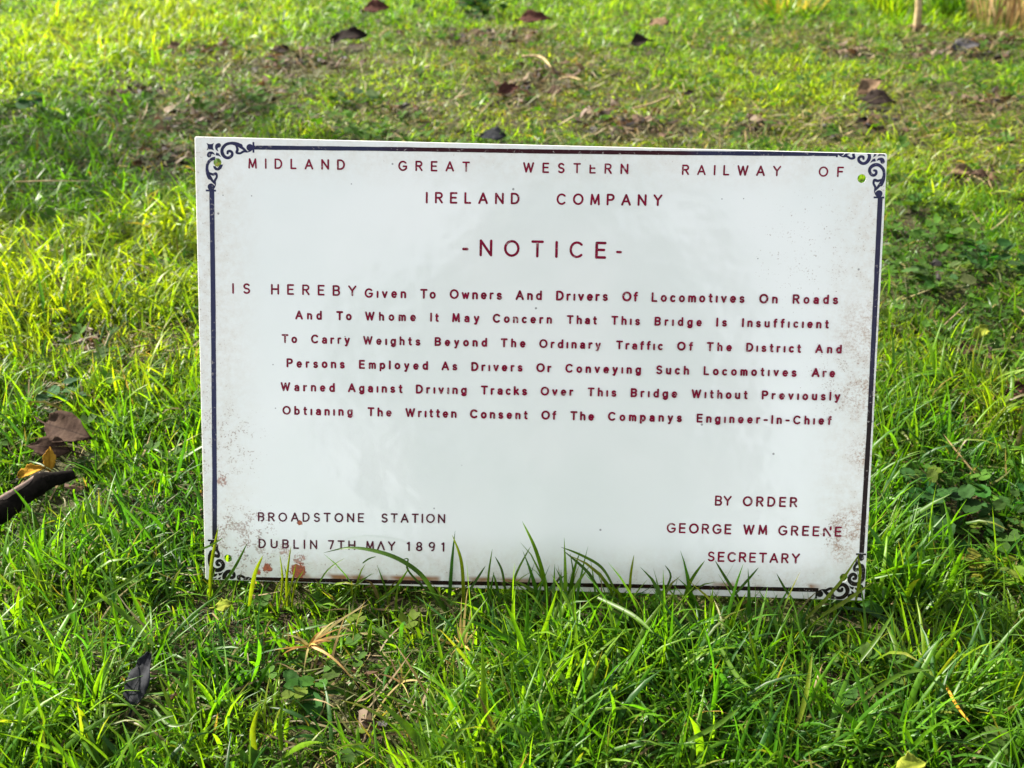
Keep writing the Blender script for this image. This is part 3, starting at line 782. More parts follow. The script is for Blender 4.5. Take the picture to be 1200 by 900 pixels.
def litter(N0):
    """crumbs of old leaf and bark on the bare soil"""
    V, F, C = [], [], []
    g = np.random.default_rng(31)
    for (cx, cy, rx, ry) in BARE:
        n_ = int(N0 * rx * ry * 4 * (1 if cy > .5 else 2.5)) + 6
        for k in range(n_):
            x, y = cx + g.normal(0, rx * .6), cy + g.normal(0, ry * .6)
            if abs(x) < .24 and abs(y) < .03: continue
            L = g.uniform(.004, .013) * (1.5 if cy > .5 else .9)
            M = Matrix.Rotation(g.uniform(0, 6.28), 3, 'Z') @ Matrix.Rotation(g.normal(0, .5), 3, 'X') @ Matrix.Rotation(g.normal(0, .4), 3, 'Y')
            o = Vector((x, y, gz(x, y) + g.uniform(.004, .016)))
            i0 = len(V)
            ang = np.sort(g.uniform(0, 6.283, 7))
            V.append(o + M @ Vector((0, 0, L * .2)))
            for a in ang:
                r = L * g.uniform(.45, 1)
                V.append(o + M @ Vector((math.cos(a) * r, math.sin(a) * r * .6, g.uniform(-.12, .25) * L)))
            F += [(i0, i0 + 1 + i, i0 + 1 + (i + 1) % 7) for i in range(7)]
            c = [(.075, .044, .025), (.034, .020, .012), (.13, .09, .055), (.010, .007, .006), (.10, .055, .033)][g.integers(0, 5)]
            C += [c] * 8
    me = bpy.data.meshes.new('leaf_litter'); me.from_pydata([tuple(v) for v in V], [], F)
    a = me.color_attributes.new('tint', 'FLOAT_COLOR', 'POINT')
    a.data.foreach_set('color', np.concatenate([np.array(C), np.ones((len(C), 1))], 1).astype(np.float32).ravel())
    me.materials.append(STRAW)
    return me

# density per square metre, from y, to y, segments, folded, width and height factors
LAWN = [(72000, -0.42, 0.45, 5, True, 0.95, 0.84), (60000, -0.42, 0.50, 4, False, 0.58, 0.62), (66000, 0.45, 1.15, 4, False, 0.95, 0.62), (50000, 1.15, 2.9, 3, False, 1.05, 0.52), (5000, 2.9, 4.6, 2, False, 2.2, 1.1)]

# ------------------------------------------------------------------ fallen leaves, twigs, straw
def dead_leaf_mat(name, c0, c1, rough=0.6):
    n = Nodes(name); P = n.coords()
    s = n.new('ShaderNodeSeparateXYZ'); n.t.links.new(P, s.inputs[0])
    a = n.noise(P, 90, 5, 0.65); b = n.noise(P, 500, 3)
    w = n.new('ShaderNodeTexWave'); w.inputs['Scale'].default_value = 70; w.inputs['Distortion'].default_value = 3.0; w.inputs['Detail'].default_value = 2
    n.t.links.new(P, w.inputs['Vector'])
    rib = n.ramp(n.math('ABSOLUTE', s.outputs[1]), 0.0010, 0.0003)
    c = n.mix(n.ramp(n.math('ADD', a, n.math('MULTIPLY', b, 0.3)), 0.45, 0.85), c0, c1)
    c = n.mix(n.math('MULTIPLY', w.outputs['Fac'], 0.06), c, tuple(v * 0.55 for v in c0))
    c = n.mix(n.math('MULTIPLY', rib, 0.5), c, tuple(v * 0.45 for v in c0))
    n.base(c); n.rough(min(0.9, rough + 0.2)); n.b.inputs['Specular IOR Level'].default_value = 0.04
    n.bump(n.math('ADD', n.math('MULTIPLY', w.outputs['Fac'], 0.12), a), 0.5, 0.0012)
    return n.m
DL = {
 'brown': dead_leaf_mat('brown_leaf', (0.020, 0.011, 0.008), (0.044, 0.028, 0.020)),
 'dark': dead_leaf_mat('dark_leaf', (0.006, 0.0045, 0.004), (0.020, 0.014, 0.012), 0.55),
 'red': dead_leaf_mat('reddish_leaf', (0.022, 0.008, 0.007), (0.055, 0.024, 0.018)),
 'tan': dead_leaf_mat('tan_leaf', (0.060, 0.036, 0.022), (0.125, 0.085, 0.052)),
 'grey': dead_leaf_mat('grey_leaf', (0.020, 0.020, 0.022), (0.065, 0.062, 0.066), 0.45),
 'slate': dead_leaf_mat('slate_leaf', (0.007, 0.008, 0.010), (0.020, 0.021, 0.025), 0.45),
 'ochre': dead_leaf_mat('ochre_leaf', (0.20, 0.095, 0.008), (0.28, 0.16, 0.018)),
 'yellow': dead_leaf_mat('yellow_leaf', (0.085, 0.115, 0.010), (0.15, 0.16, 0.022)),
}

def leaf(label, px, py, L, Wd, head, lift=0.0, roll=0.0, bend=0.6, curl=0.7, mat='brown', z=0.026, seed=1, stalk=True, clear=None, cat='leaf', group='dead leaves fallen on the lawn', name='fallen_leaf', ragged=0.16):
    r = random.Random(seed)
    p = at(px, py, z)
    p.z = max(z, gz(p.x, p.y) + z * 0.7)
    NU, NV = 14, 8
    V, F = [], []
    wob = [r.uniform(-1, 1) for _ in range(40)]
    for i in range(NU + 1):
        t = i / NU
        half = Wd / 2 * (math.sin(math.pi * t ** 0.75) ** 1.05 if 0 < t < 1 else 0.02)
        half *= 1 + ragged * wob[i % 20] + 0.6 * ragged * math.sin(t * 17 + wob[1] * 6)
        for j in range(NV + 1):
            s = j / NV * 2 - 1
            a = curl * s * (0.7 + 0.5 * t)
            y = half * (math.sin(a) / curl if abs(curl) > 1e-3 else s)
            zz = half * (1 - math.cos(a)) / max(curl, 1e-3)
            b = bend * (t - 0.5)
            X = L * (math.sin(b) / bend if abs(bend) > 1e-3 else t - 0.5)
            zb = -L * (1 - math.cos(b)) / bend if abs(bend) > 1e-3 else 0
            zz += (0.3 + 4.4 * ragged) * 0.10 * Wd * math.sin(6 * t + 3 * wob[3]) * s + 0.05 * Wd * wob[(i + 3 * j) % 40] * abs(s) + 0.07 * Wd * math.sin(9 * t + 5 * s + 6 * wob[5]) * abs(s)
            V.append((X - math.sin(b) * zz * 0, y, zz + zb))
    for i in range(NU):
        for j in range(NV):
            a = i * (NV + 1) + j
            F.append((a, a + NV + 1, a + NV + 2, a + 1))
    root = empty(name, p, (0, 0, 0))
    R = Matrix.Rotation(rad(head), 3, 'Z') @ Matrix.Rotation(-rad(lift), 3, 'Y') @ Matrix.Rotation(rad(roll), 3, 'X')
    root.rotation_euler = R.to_euler()
    o = mesh_obj('leaf_blade', V, F, DL[mat], root)
    md = o.modifiers.new('thickness', 'SOLIDIFY'); md.thickness = 0.0004; md.offset = 0
    if stalk:
        b = bend * -0.5
        x0 = L * math.sin(b) / bend if abs(bend) > 1e-3 else -L / 2
        z0 = -L * (1 - math.cos(b)) / bend if abs(bend) > 1e-3 else 0
        tube('leaf_stalk', [(x0 + L * .06, 0, z0), (x0 - L * .14, L * .03, z0 - L * .04), (x0 - L * .30, L * .07, z0 - L * .05)], [0.0008, 0.0007, 0.0006], DL[mat], root)
    tag(root, label, cat, group)
    CLEAR.append((p.x, p.y, clear if clear is not None else max(L, Wd) * 0.42))
    return root

def tube(name, pts, radii, mat, parent=None, k=7, bumpy=0.0, seed=0):
    r = random.Random(seed)
    pts = [Vector(p) for p in pts]
    fine, fr = [], []
    for i in range(len(pts) - 1):
        p0, p1, p2, p3 = pts[max(0, i - 1)], pts[i], pts[i + 1], pts[min(len(pts) - 1, i + 2)]
        for q in range(4):
            t = q / 4
            fine.append(0.5 * ((2 * p1) + (p2 - p0) * t + (2 * p0 - 5 * p1 + 4 * p2 - p3) * t * t + (3 * p1 - p0 - 3 * p2 + p3) * t ** 3))
            fr.append(radii[i] * (1 - t) + radii[i + 1] * t)
    fine.append(pts[-1]); fr.append(radii[-1])
    V, F = [], []
    for i, p in enumerate(fine):
        d = (fine[min(i + 1, len(fine) - 1)] - fine[max(i - 1, 0)]).normalized()
        a = d.cross(Vector((0.13, 0.2, 1))).normalized(); b = d.cross(a)
        for j in range(k):
            th = 2 * math.pi * j / k
            rr = fr[i] * (1 + bumpy * r.uniform(-1, 1))
            V.append(p + a * math.cos(th) * rr + b * math.sin(th) * rr)
    for i in range(len(fine) - 1):
        for j in range(k):
            F.append((i * k + j, i * k + (j + 1) % k, (i + 1) * k + (j + 1) % k, (i + 1) * k + j))
    F.append(tuple(range(k))[::-1]); F.append(tuple(range((len(fine) - 1) * k, len(fine) * k)))
    return mesh_obj(name, V, F, mat, parent)

# left edge: a pair of brown leaves over a curled dark scrap of bark
leaf('broad grey-brown leaf propped up above the dark curled bark at the left edge', 76, 503, 0.054, 0.032, -26, 2, 40, 0.55, 0.45, 'brown', 0.032, 3, clear=0.024, ragged=0.03)
leaf('smaller folded brown leaf tucked under the broad grey-brown leaf', 56, 524, 0.036, 0.018, 182, 6, -38, 0.5, 0.6, 'brown', 0.024, 5, clear=0.02)
leaf('small ochre leaf standing on end just above the curled bark', 58, 538, 0.020, 0.011, 95, 55, 15, 0.4, 0.5, 'ochre', 0.020, 6, stalk=False, clear=0.012)
leaf('yellow-brown shrivelled leaf lying behind the curled bark', 36, 552, 0.022, 0.013, 20, 12, 30, 0.8, 0.9, 'ochre', 0.016, 8, stalk=False, clear=0.014)
BARKM = dead_leaf_mat('bark', (0.003, 0.0025, 0.002), (0.010, 0.008, 0.007), 0.75)
BARKT = dead_leaf_mat('bark_sunlit_rim', (0.10, 0.072, 0.060), (0.19, 0.14, 0.12), 0.7)  # pale tone paints sunlight along the top rim
def bark_scrap():
    a = at(-40, 606, 0.020); b = at(48, 566, 0.024); c = at(86, 556, 0.022)
    root = empty('bark_scrap', a)
    pts = [Vector((0, 0, -0.006)), at(4, 596, 0.020) - a, b - a + Vector((0, 0, 0.001)), c - a]
    # a trough shaped strip: shaded front painted dark, sunlit top rim painted pale
    V, F = [], []
    K, M_ = 24, 9
    r = random.Random(4)
    def at_t(t):
        t = t * (len(pts) - 1); i = min(int(t), len(pts) - 2); u = t - i; u = u * u * (3 - 2 * u) * .4 + u * .6
        return pts[i].lerp(pts[i + 1], u)
    for i in range(K + 1):
        t = i / K
        p = at_t(t); wd = (0.0085 - .0022 * t if t < .60 else 0.0072 * (1 - (t - .60) / .40 * .75)) * (1 + r.uniform(-.16, .16))
        d = (at_t(min(1, t + .03)) - at_t(max(0, t - .03))).normalized(); side = d.cross(Vector((0, 0, 1))).normalized()
        for j in range(M_ + 1):
            th = rad(-75 + 175 * j / M_)
            q = p + side * (math.cos(th) * wd) + Vector((0, 0, 1)) * (math.sin(th) * wd)
            V.append(q)
    for i in range(K):
        for j in range(M_):
            a_ = i * (M_ + 1) + j
            F.append((a_, a_ + 1, a_ + M_ + 2, a_ + M_ + 1))
    o = mesh_obj('bark_shell', V, F, BARKM, root)
    md = o.modifiers.new('thickness', 'SOLIDIFY'); md.thickness = 0.0016
    rim = [V[i * (M_ + 1) + M_ - 1] + Vector((0, 0.0012, 0.0006)) for i in range(0, K - 7, 4)]
    tube('bark_lit_rim', rim, [0.0026] * (len(rim) - 1) + [0.0012], BARKT, root, bumpy=0.12, seed=2)
    kn = V[17 * (M_ + 1) + 6]
    bm = bmesh.new(); bmesh.ops.create_icosphere(bm, subdivisions=2, radius=0.0036)
    for v in bm.verts: v.co = Vector((v.co.x * 1.1, v.co.y * .8, v.co.z)) * (1 + r.uniform(-.1, .1)) + kn
    me = bpy.data.meshes.new('bark_knot'); bm.to_mesh(me); bm.free(); me.materials.append(BARKM)
    k_ = bpy.data.objects.new('bark_knot', me); k_.parent = root; COL.objects.link(k_)
    tag(root, 'dark curled scrap of bark with a pale rim at the left edge', 'bark')
    for t in np.linspace(0, 1, 5):
        q = a + at_t(t); CLEAR.append((q.x, q.y - 0.004, 0.014))
bark_scrap()

leaf('shiny grey withered leaf sunk in the grass at lower left', 163, 797, 0.034, 0.019, 80, 36, -8, 0.4, 0.4, 'slate', 0.030, 9, clear=0.020, ragged=0.08)
leaf('pale tan curled leaf, upper of the two stacked at upper right', 1020, 100, 0.050, 0.034, 20, 25, 30, 0.6, 0.5, 'tan', 0.034, 11, stalk=False, clear=0.03)
leaf('dark brown leaf lying in front of the pale tan curled leaf', 1026, 116, 0.066, 0.034, -24, 4, 30, 0.7, 0.7, 'dark', 0.026, 12)
leaf('dark leaf with upturned edge at upper left, biggest of the dark ones', 408, 42, 0.078, 0.046, 6, 10, 36, 0.9, 0.8, 'dark', 0.034, 13, clear=0.045)
leaf('slate grey leaf lying just behind the top edge of the plate', 578, 158, 0.040, 0.028, -6, 4, 36, 0.4, 0.5, 'slate', 0.028, 14, clear=0.026)
leaf('reddish leaf at the far edge left of centre', 440, 9, 0.066, 0.040, 8, 6, 30, 0.5, 0.6, 'red', 0.036, 15)
leaf('pinkish brown leaf between tufts behind the plate middle', 596, 104, 0.040, 0.030, 30, 8, 34, 0.6, 0.7, 'red', 0.026, 16)
leaf('small brown leaf right of the pinkish brown leaf', 650, 107, 0.034, 0.024, -30, 6, 28, 0.7, 0.8, 'brown', 0.022, 17)
leaf('long dark red leaf near the far edge above the plate centre', 625, 21, 0.085, 0.036, -10, 4, 34, 0.5, 0.8, 'red', 0.032, 18)
leaf('dark curled leaf in the far grass right of the long dark red leaf', 752, 48, 0.050, 0.032, 12, 8, 30, 0.8, 0.9, 'dark', 0.028, 19)
leaf('pale pinkish leaf in the far grass, near the dark curled leaf', 772, 26, 0.046, 0.032, -25, 10, 34, 0.4, 0.5, 'tan', 0.034, 20)
leaf('tiny black leaf in the grass behind the right half of plate', 808, 109, 0.020, 0.013, 0, 8, 30, 0.7, 0.8, 'dark', 0.024, 21, stalk=False)
leaf('small dark leaf below the dark brown leaf at upper right', 1010, 143, 0.026, 0.013, 15, 6, 34, 0.9, 0.9, 'dark', 0.022, 22, stalk=False)
leaf('crumpled tan leaf in the grass right of the plate top', 1128, 200, 0.032, 0.022, 0, 10, 36, 1.0, 1.1, 'tan', 0.026, 23)
leaf('brown crumpled leaf touching the crumpled tan leaf', 1146, 204, 0.026, 0.018, -30, 4, 30, 1.0, 1.2, 'brown', 0.020, 24)
leaf('purplish brown leaf half buried at the top edge', 548, 1, 0.060, 0.036, -6, 5, 26, 0.5, 0.6, 'red', 0.030, 25)
leaf('grey flat leaf by the dark plant at upper right corner', 1133, 54, 0.072, 0.036, 18, 4, 22, 0.4, 0.4, 'grey', 0.026, 26)
leaf('thin black leaf lying in the bare soil at upper left', 330, 60, 0.055, 0.020, -18, 3, 36, 0.5, 0.9, 'dark', 0.022, 27)
leaf('white underside leaf at the edge of the bare soil', 204, 53, 0.030, 0.018, 20, 16, 40, 0.4, 0.4, 'tan', 0.030, 28, stalk=False)
leaf('yellow-green leaf cut by the bottom edge at lower right', 1068, 897, 0.017, 0.013, 10, 10, 25, 0.3, 0.3, 'yellow', 0.034, 29, clear=0.015)
leaf('rust brown leaf at the right edge level with the lettering', 1192, 456, 0.024, 0.016, 20, 8, 34, 0.8, 0.9, 'red', 0.022, 30)
leaf('withered yellow leaf with brown veins right of the plate', 1150, 388, 0.022, 0.015, 35, 18, 34, 0.8, 0.7, 'yellow', 0.028, 31)
leaf('bent brown leaf beside the withered yellow leaf', 1130, 408, 0.024, 0.013, 60, 22, 30, 1.1, 1.0, 'brown', 0.024, 32)
leaf('small tan leaf in the left grass above the grey-brown pair', 72, 330, 0.017, 0.010, 80, 30, 20, 0.5, 0.6, 'tan', 0.022, 33, stalk=False)
leaf('yellow-green round leaf under the left foot of plate', 262, 709, 0.012, 0.0095, 10, 14, 30, 0.3, 0.3, 'yellow', 0.030, 34, clear=0.009)

# straw
STALK = dead_leaf_mat('straw', (0.20, 0.145, 0.065), (0.33, 0.26, 0.15), 0.5)
def straw(label, pts, r=0.0013, z=0.03, mat=None):
    P_ = [at(a, b, z + (c[0] if c else 0)) for a, b, *c in pts]
    o = tube('straw_stalk', [(p - P_[0]) for p in P_], [r] * (len(P_) - 1) + [r * .5], mat or STALK)
    o.location = P_[0]
    tag(o, label, 'straw', 'pale straws lying in the lawn')
straw('pale bent straw lying behind the plate, the farther of two', [(612, 66), (634, 67), (646, 79)], 0.0028, 0.034)
straw('short pale straw lying closer to plate than the bent one', [(656, 93), (668, 91), (682, 94)], 0.0025, 0.032)
straw('straw leaning over the dull hollow behind the plate', [(742, 127), (765, 121), (785, 112)], 0.0018, 0.034)
straw('thin straight pale straw in the grass at left', [(18, 213), (60, 212), (104, 212)], 0.0009, 0.036)
straw('short upright white stub in the dull grass left of plate', [(137, 163), (137, 156, .008), (138, 149, .016)], 0.0016, 0.014)
straw('brown straw slanting through the grass at lower right', [(1110, 806), (1122, 828), (1136, 846)], 0.0010, 0.026, DL['ochre'])

# yellowed grass shoots in front of the plate: strands fanned out from one crown
def strands(name, label, cat, base, ends, w, cols, seed=0):
    r = random.Random(seed)
    V, F, C = [], [], []
    b = at(*base[:2], base[2])
    for (ex, ey, ez, sag) in ends:
        e = at(ex, ey, ez)
        m = (b + e) / 2 + Vector((r.uniform(-.003, .003), 0, sag))
        c = cols[r.randrange(len(cols))]
        k = 7; ww = w * r.uniform(.6, 1.2)
        i0 = len(V)
        for i in range(k + 1):
            t = i / k
            p = b * (1 - t) ** 2 + m * 2 * t * (1 - t) + e * t * t
            d = ((m - b) * (1 - t) + (e - m) * t).normalized()
            s = d.cross((CAM_LOC - p).normalized() + Vector((r.uniform(-.5, .5), 0, 0.4))).normalized()
            h = ww / 2 * (1 - t ** 2.5 * .95)
            V += [p + s * h - b, p - s * h - b]; C += [c, c]
        for i in range(k): F.append((i0 + 2 * i, i0 + 2 * i + 1, i0 + 2 * i + 3, i0 + 2 * i + 2))
    o = mesh_obj(name, V, F, STRAW); o.location = b
    a = o.data.color_attributes.new('tint', 'FLOAT_COLOR', 'POINT')
    for i, c in enumerate(C): a.data[i].color = (*c, 1)
    if label: tag(o, label, cat)
    return o
ORG = [(0.25, 0.13, 0.030), (0.30, 0.19, 0.060), (0.22, 0.17, 0.025), (0.31, 0.25, 0.09)]
strands('dry_grass_tuft', 'orange straw tuft lying flat in front of the plate', 'dry grass', (362, 758, 0.026),
        [(320, 762, .026, .002), (335, 744, .034, .004), (395, 727, .040, .008), (400, 745, .030, .004), (432, 708, .046, .006), (414, 742, .032, .003), (356, 786, .020, .006), (375, 740, .036, .003), (385, 768, .022, .006), (424, 810, .012, .016), (330, 768, .022, .004), (382, 750, .034, .004), (372, 756, .036, .003), (345, 752, .03, .003), (390, 752, .03, .005), (405, 736, .036, .006)], 0.0016, ORG, 2)
strands('yellow_grass_shoot', 'yellow dying grass shoot rising from bottom edge of plate', 'dry grass', (543, 758, 0.016),
        [(541, 700, .040, .004), (552, 712, .034, .003), (532, 745, .030, .003), (560, 735, .028, .003), (548, 690, .046, .002), (528, 768, .018, .005), (556, 770, .014, .006), (540, 722, .034, .002), (536, 730, .03, .004)], 0.0015, [(0.34, 0.24, 0.03), (0.30, 0.26, 0.03), (0.38, 0.29, 0.09)], 3)
strands('brown_grass_tuft', 'small brown straw tuft low in the turf at bottom centre left', 'dry grass', (470, 800, 0.014),
        [(455, 765, .030, .004), (440, 790, .024, .004), (490, 770, .026, .004), (480, 820, .016, .004), (425, 870, .012, .01), (500, 800, .020, .004), (450, 820, .018, .004), (466, 772, .030, .002)], 0.0011, [(0.28, 0.18, 0.09), (0.24, 0.19, 0.06), (0.34, 0.26, 0.13)], 4)

# top right: a pale dead stem and a clump of dry reeds, with darker plants between
def dead_stem():
    b = at(1074, 38, 0.0); root = empty('dead_stem', b)
    tube('stalk', [(0, 0, -0.01), (-0.004, 0, 0.05), (-0.008, 0.01, 0.10), (0.002, 0.02, 0.20), (0.006, 0.03, 0.34)], [0.011, 0.0075, 0.0075, 0.010, 0.008], STALK, root, 9, 0.05, 1)
    tube('side_shoot', [(-0.008, 0.01, 0.10), (-0.022, 0.012, 0.115), (-0.03, 0.02, 0.16)], [0.006, 0.005, 0.004], STALK, root)
    for k in range(5):
        a = k * 1.3 + .3
        tube('root_flare', [(0, 0, 0.012), (math.cos(a) * .016, math.sin(a) * .014, 0.010), (math.cos(a) * .036, math.sin(a) * .03, -0.004)], [0.006, 0.006, 0.004], DL['tan'], root)
    tag(root, 'pale dead stem standing upright near the upper right corner', 'stem')
    CLEAR.append((b.x, b.y, 0.035))
dead_stem()
def blade_thing(name, label, cat, px, py, N, hgt, spread, w, cols, tilt, mat, seed):
    g = np.random.default_rng(seed)
    b = at(px, py, 0.0)
    a = g.uniform(0, 6.283, N); r_ = np.sqrt(g.random(N)) * spread
    c = np.array(cols)[g.integers(0, len(cols), N)] * g.lognormal(0, .18, (N, 1))
    me = blades(name, b.x + np.cos(a) * r_, b.y + np.sin(a) * r_, hgt * g.uniform(.5, 1.15, N), w * g.uniform(.6, 1.3, N), a + g.normal(0, .5, N), np.abs(g.normal(tilt, tilt * .6, N)), g.normal(.35, .3, N), c, c, 6, False, mat)
    for v in me.vertices: v.co -= Vector((b.x, b.y, 0))
    o = bpy.data.objects.new(name, me); o.location = (b.x, b.y, 0); COL.objects.link(o)
    tag(o, label, cat)
    return o
TANS = [(0.32, 0.21, 0.10), (0.42, 0.30, 0.17), (0.22, 0.13, 0.065), (0.36, 0.27, 0.12)]
blade_thing('dry_reed_clump', 'clump of tan dry reeds in the upper right corner', 'reeds', 1188, 34, 130, 0.26, 0.11, 0.005, TANS, .22, STRAW, 1)
blade_thing('dark_grass_tuft', 'tall dark green tuft between pale stem and dry reeds', 'grass tuft', 1118, 22, 150, 0.12, 0.05, 0.004, [tuple(c) for c in PAL[[0, 4, 1]]], .4, GRASS, 2)
blade_thing('straw_mixed_tuft', 'straw mixed grass tuft on far edge left of pale stem', 'grass tuft', 922, 14, 170, 0.085, 0.075, 0.0035, [tuple(c) for c in PAL[[0, 1]]] + [(0.2, .15, .06), (.1, .09, .03)], .5, GRASS, 3)
blade_thing('long_grass_tuft', 'bright green long tuft right beside the pale stem', 'grass tuft', 1040, 16, 130, 0.10, 0.05, 0.004, [tuple(c) for c in PAL[[2, 3, 1]]], .35, GRASS, 5)

# broad leaved weeds, each one plant
def weed(label, px, py, nl, size, spread, col, seed, hgt=0.03, name='broad_leaf_weed'):
    g = random.Random(seed)
    b = at(px, py, 0.012)
    z0 = gz(b.x, b.y)
    V, F, C = [], [], []
    for k in range(nl):
        a = g.uniform(0, 6.283); rr = spread * math.sqrt(g.random())
        c = Vector((math.cos(a) * rr, math.sin(a) * rr * .9, hgt * g.uniform(.35, 1.0)))
        L = size * g.uniform(.6, 1.25); wd = L * g.uniform(.72, .95)
        a2 = a + g.uniform(-.7, .7); el = g.uniform(-.25, .5); rol = g.uniform(-.5, .5)
        M = Matrix.Rotation(a2, 3, 'Z') @ Matrix.Rotation(-el, 3, 'Y') @ Matrix.Rotation(rol, 3, 'X')
        cc = [v * g.uniform(.75, 1.3) for v in col]
        if g.random() < .1: cc = [.05, .075, .012]
        i0 = len(V)
        NU, NV = 8, 6
        for i in range(NU + 1):
            t = i / NU
            h = wd / 2 * (max(0, math.sin(math.pi * (t * .93 + .05))) ** .55) * (1 + .07 * math.sin(i * 2.6 + k))
            for j in range(NV + 1):
                s = j / NV * 2 - 1
                p = Vector((L * (t - .1) - .12 * L * abs(s) * (1 - t) , h * s, abs(s) * wd * .10 - .12 * L * t * t + .035 * wd * math.sin(t * 9 + s * 4 + k)))
                V.append(M @ p + c); C.append(cc)
        for i in range(NU):
            for j in range(NV):
                q = i0 + i * (NV + 1) + j
                F.append((q, q + NV + 1, q + NV + 2, q + 1))
        # stalk
        i0 = len(V)
        for i in range(5):
            t = i / 4
            p = Vector((c.x * t * .9 , c.y * t * .9, c.z * (t ** .7)))
            V += [p + Vector((.0006, 0, 0)), p - Vector((.0006, 0, 0))]; C += [cc, cc]
        for i in range(4): F.append((i0 + 2 * i, i0 + 2 * i + 1, i0 + 2 * i + 3, i0 + 2 * i + 2))
    o = mesh_obj(name, V, F, WEEDM); o.location = (b.x, b.y, z0 + 0.002)
    at_ = o.data.color_attributes.new('tint', 'FLOAT_COLOR', 'POINT')
    for i, c in enumerate(C): at_.data[i].color = (*c, 1)
    tag(o, label, 'weed', 'broad leaved weeds in the lawn')
    CLEAR.append((b.x, b.y, spread * .8))
DG = (0.016, 0.048, 0.010); MG = (0.028, 0.066, 0.009); YG = (0.075, 0.10, 0.010)
weed('round leaved weed beside right edge of plate, level with the heading', 1108, 290, 34, 0.013, 0.034, MG, 1)
weed('pale round leaved weed below the one level with the heading', 1098, 340, 32, 0.013, 0.028, (0.040, 0.075, 0.020), 2)
weed('dark leaved weed near the right photo edge above the withered leaf', 1160, 318, 34, 0.0135, 0.034, DG, 3)
weed('low weed behind the top right corner of the plate', 1072, 244, 18, 0.014, 0.026, MG, 4)
weed('broad dark weed with largest leaves in the shaded hollow at right', 1120, 612, 24, 0.0155, 0.024, DG, 5)
weed('leafy weed at right photo edge beside the shaded hollow', 1178, 600, 26, 0.0125, 0.024, (0.022, 0.058, 0.010), 6)
weed('small weed deepest in the shaded hollow, closest to plate', 1082, 585, 20, 0.0105, 0.018, DG, 7)
weed('yellowing weed below the shaded hollow at right', 1160, 672, 20, 0.0085, 0.018, YG, 8)
weed('blue green flat leaved weed at left photo edge far back', 8, 132, 14, 0.030, 0.045, (0.020, 0.050, 0.022), 9)
weed('blue green weed behind the grass left of the brown leaves', 72, 466, 12, 0.014, 0.020, (0.024, 0.060, 0.022), 10, 0.022)
weed('crinkly dark green weed on the far edge above centre', 568, 14, 40, 0.024, 0.050, DG, 11, 0.055)
weed('grey green weed in the dull grass behind plate at left', 412, 118, 22, 0.018, 0.036, (0.036, 0.064, 0.026), 12, 0.022)
weed('small pale stalked weed near the bottom right corner', 1128, 866, 9, 0.012, 0.020, MG, 13)
weed('low round leaved weed in the grass at bottom right', 1010, 790, 14, 0.013, 0.022, MG, 14, 0.022)
weed('small heart leaved weed in front of the orange straw tuft', 372, 806, 12, 0.012, 0.016, (0.024, 0.066, 0.010), 15, 0.018)

# a young tree beyond the left edge of the picture: its shade lies over the dull grass at upper left
def sapling():
    c = at(70, 168, 0.02) + sdir * 2.6
    root = empty('young_tree', (c.x - .05, c.y + .1, gz(c.x - .05, c.y + .1)))
    o = root.location
    top = c - Vector(o)
    tube('trunk', [(0, 0, -.05), (.02, -.02, .5), (-.01, -.05, 1.0), (top.x, top.y, top.z), (top.x + .02, top.y, top.z + .25)], [.028, .022, .018, .010, .003], STALK, root, 9, .05, 3)
    g = np.random.default_rng(21)
    N = 330
    d = g.normal(0, 1, (N, 3)); d /= np.linalg.norm(d, axis=1)[:, None]
    q = d * (g.random((N, 1)) ** .45) * np.array([.27, .42, .30]) + np.array(top)
    V, F = [], []
    for p in q:
        p = Vector(p)
        R = Matrix.Rotation(g.uniform(0, 6.28), 3, 'Z') @ Matrix.Rotation(g.uniform(-.9, .9), 3, 'X') @ Matrix.Rotation(g.uniform(-.6, .9), 3, 'Y')
        L = g.uniform(.035, .06); i0 = len(V)
        for a, b, z in ((0, 0, 0), (.35, .28, .05), (.75, .22, .03), (1, 0, -.05), (.75, -.22, .03), (.35, -.28, .05)):
            V.append(p + R @ Vector((a * L, b * L, z * L)))
        F.append(tuple(range(i0, i0 + 6)))
    cr = mesh_obj('crown', V, F, WEEDM, root, False)
    a = cr.data.color_attributes.new('tint', 'FLOAT_COLOR', 'POINT')
    a.data.foreach_set('color', np.tile(np.array([.03, .06, .01, 1], dtype=np.float32), len(V)))
    tag(root, 'young leafy tree beyond the left edge shading the lawn behind the plate', 'tree')
sapling()

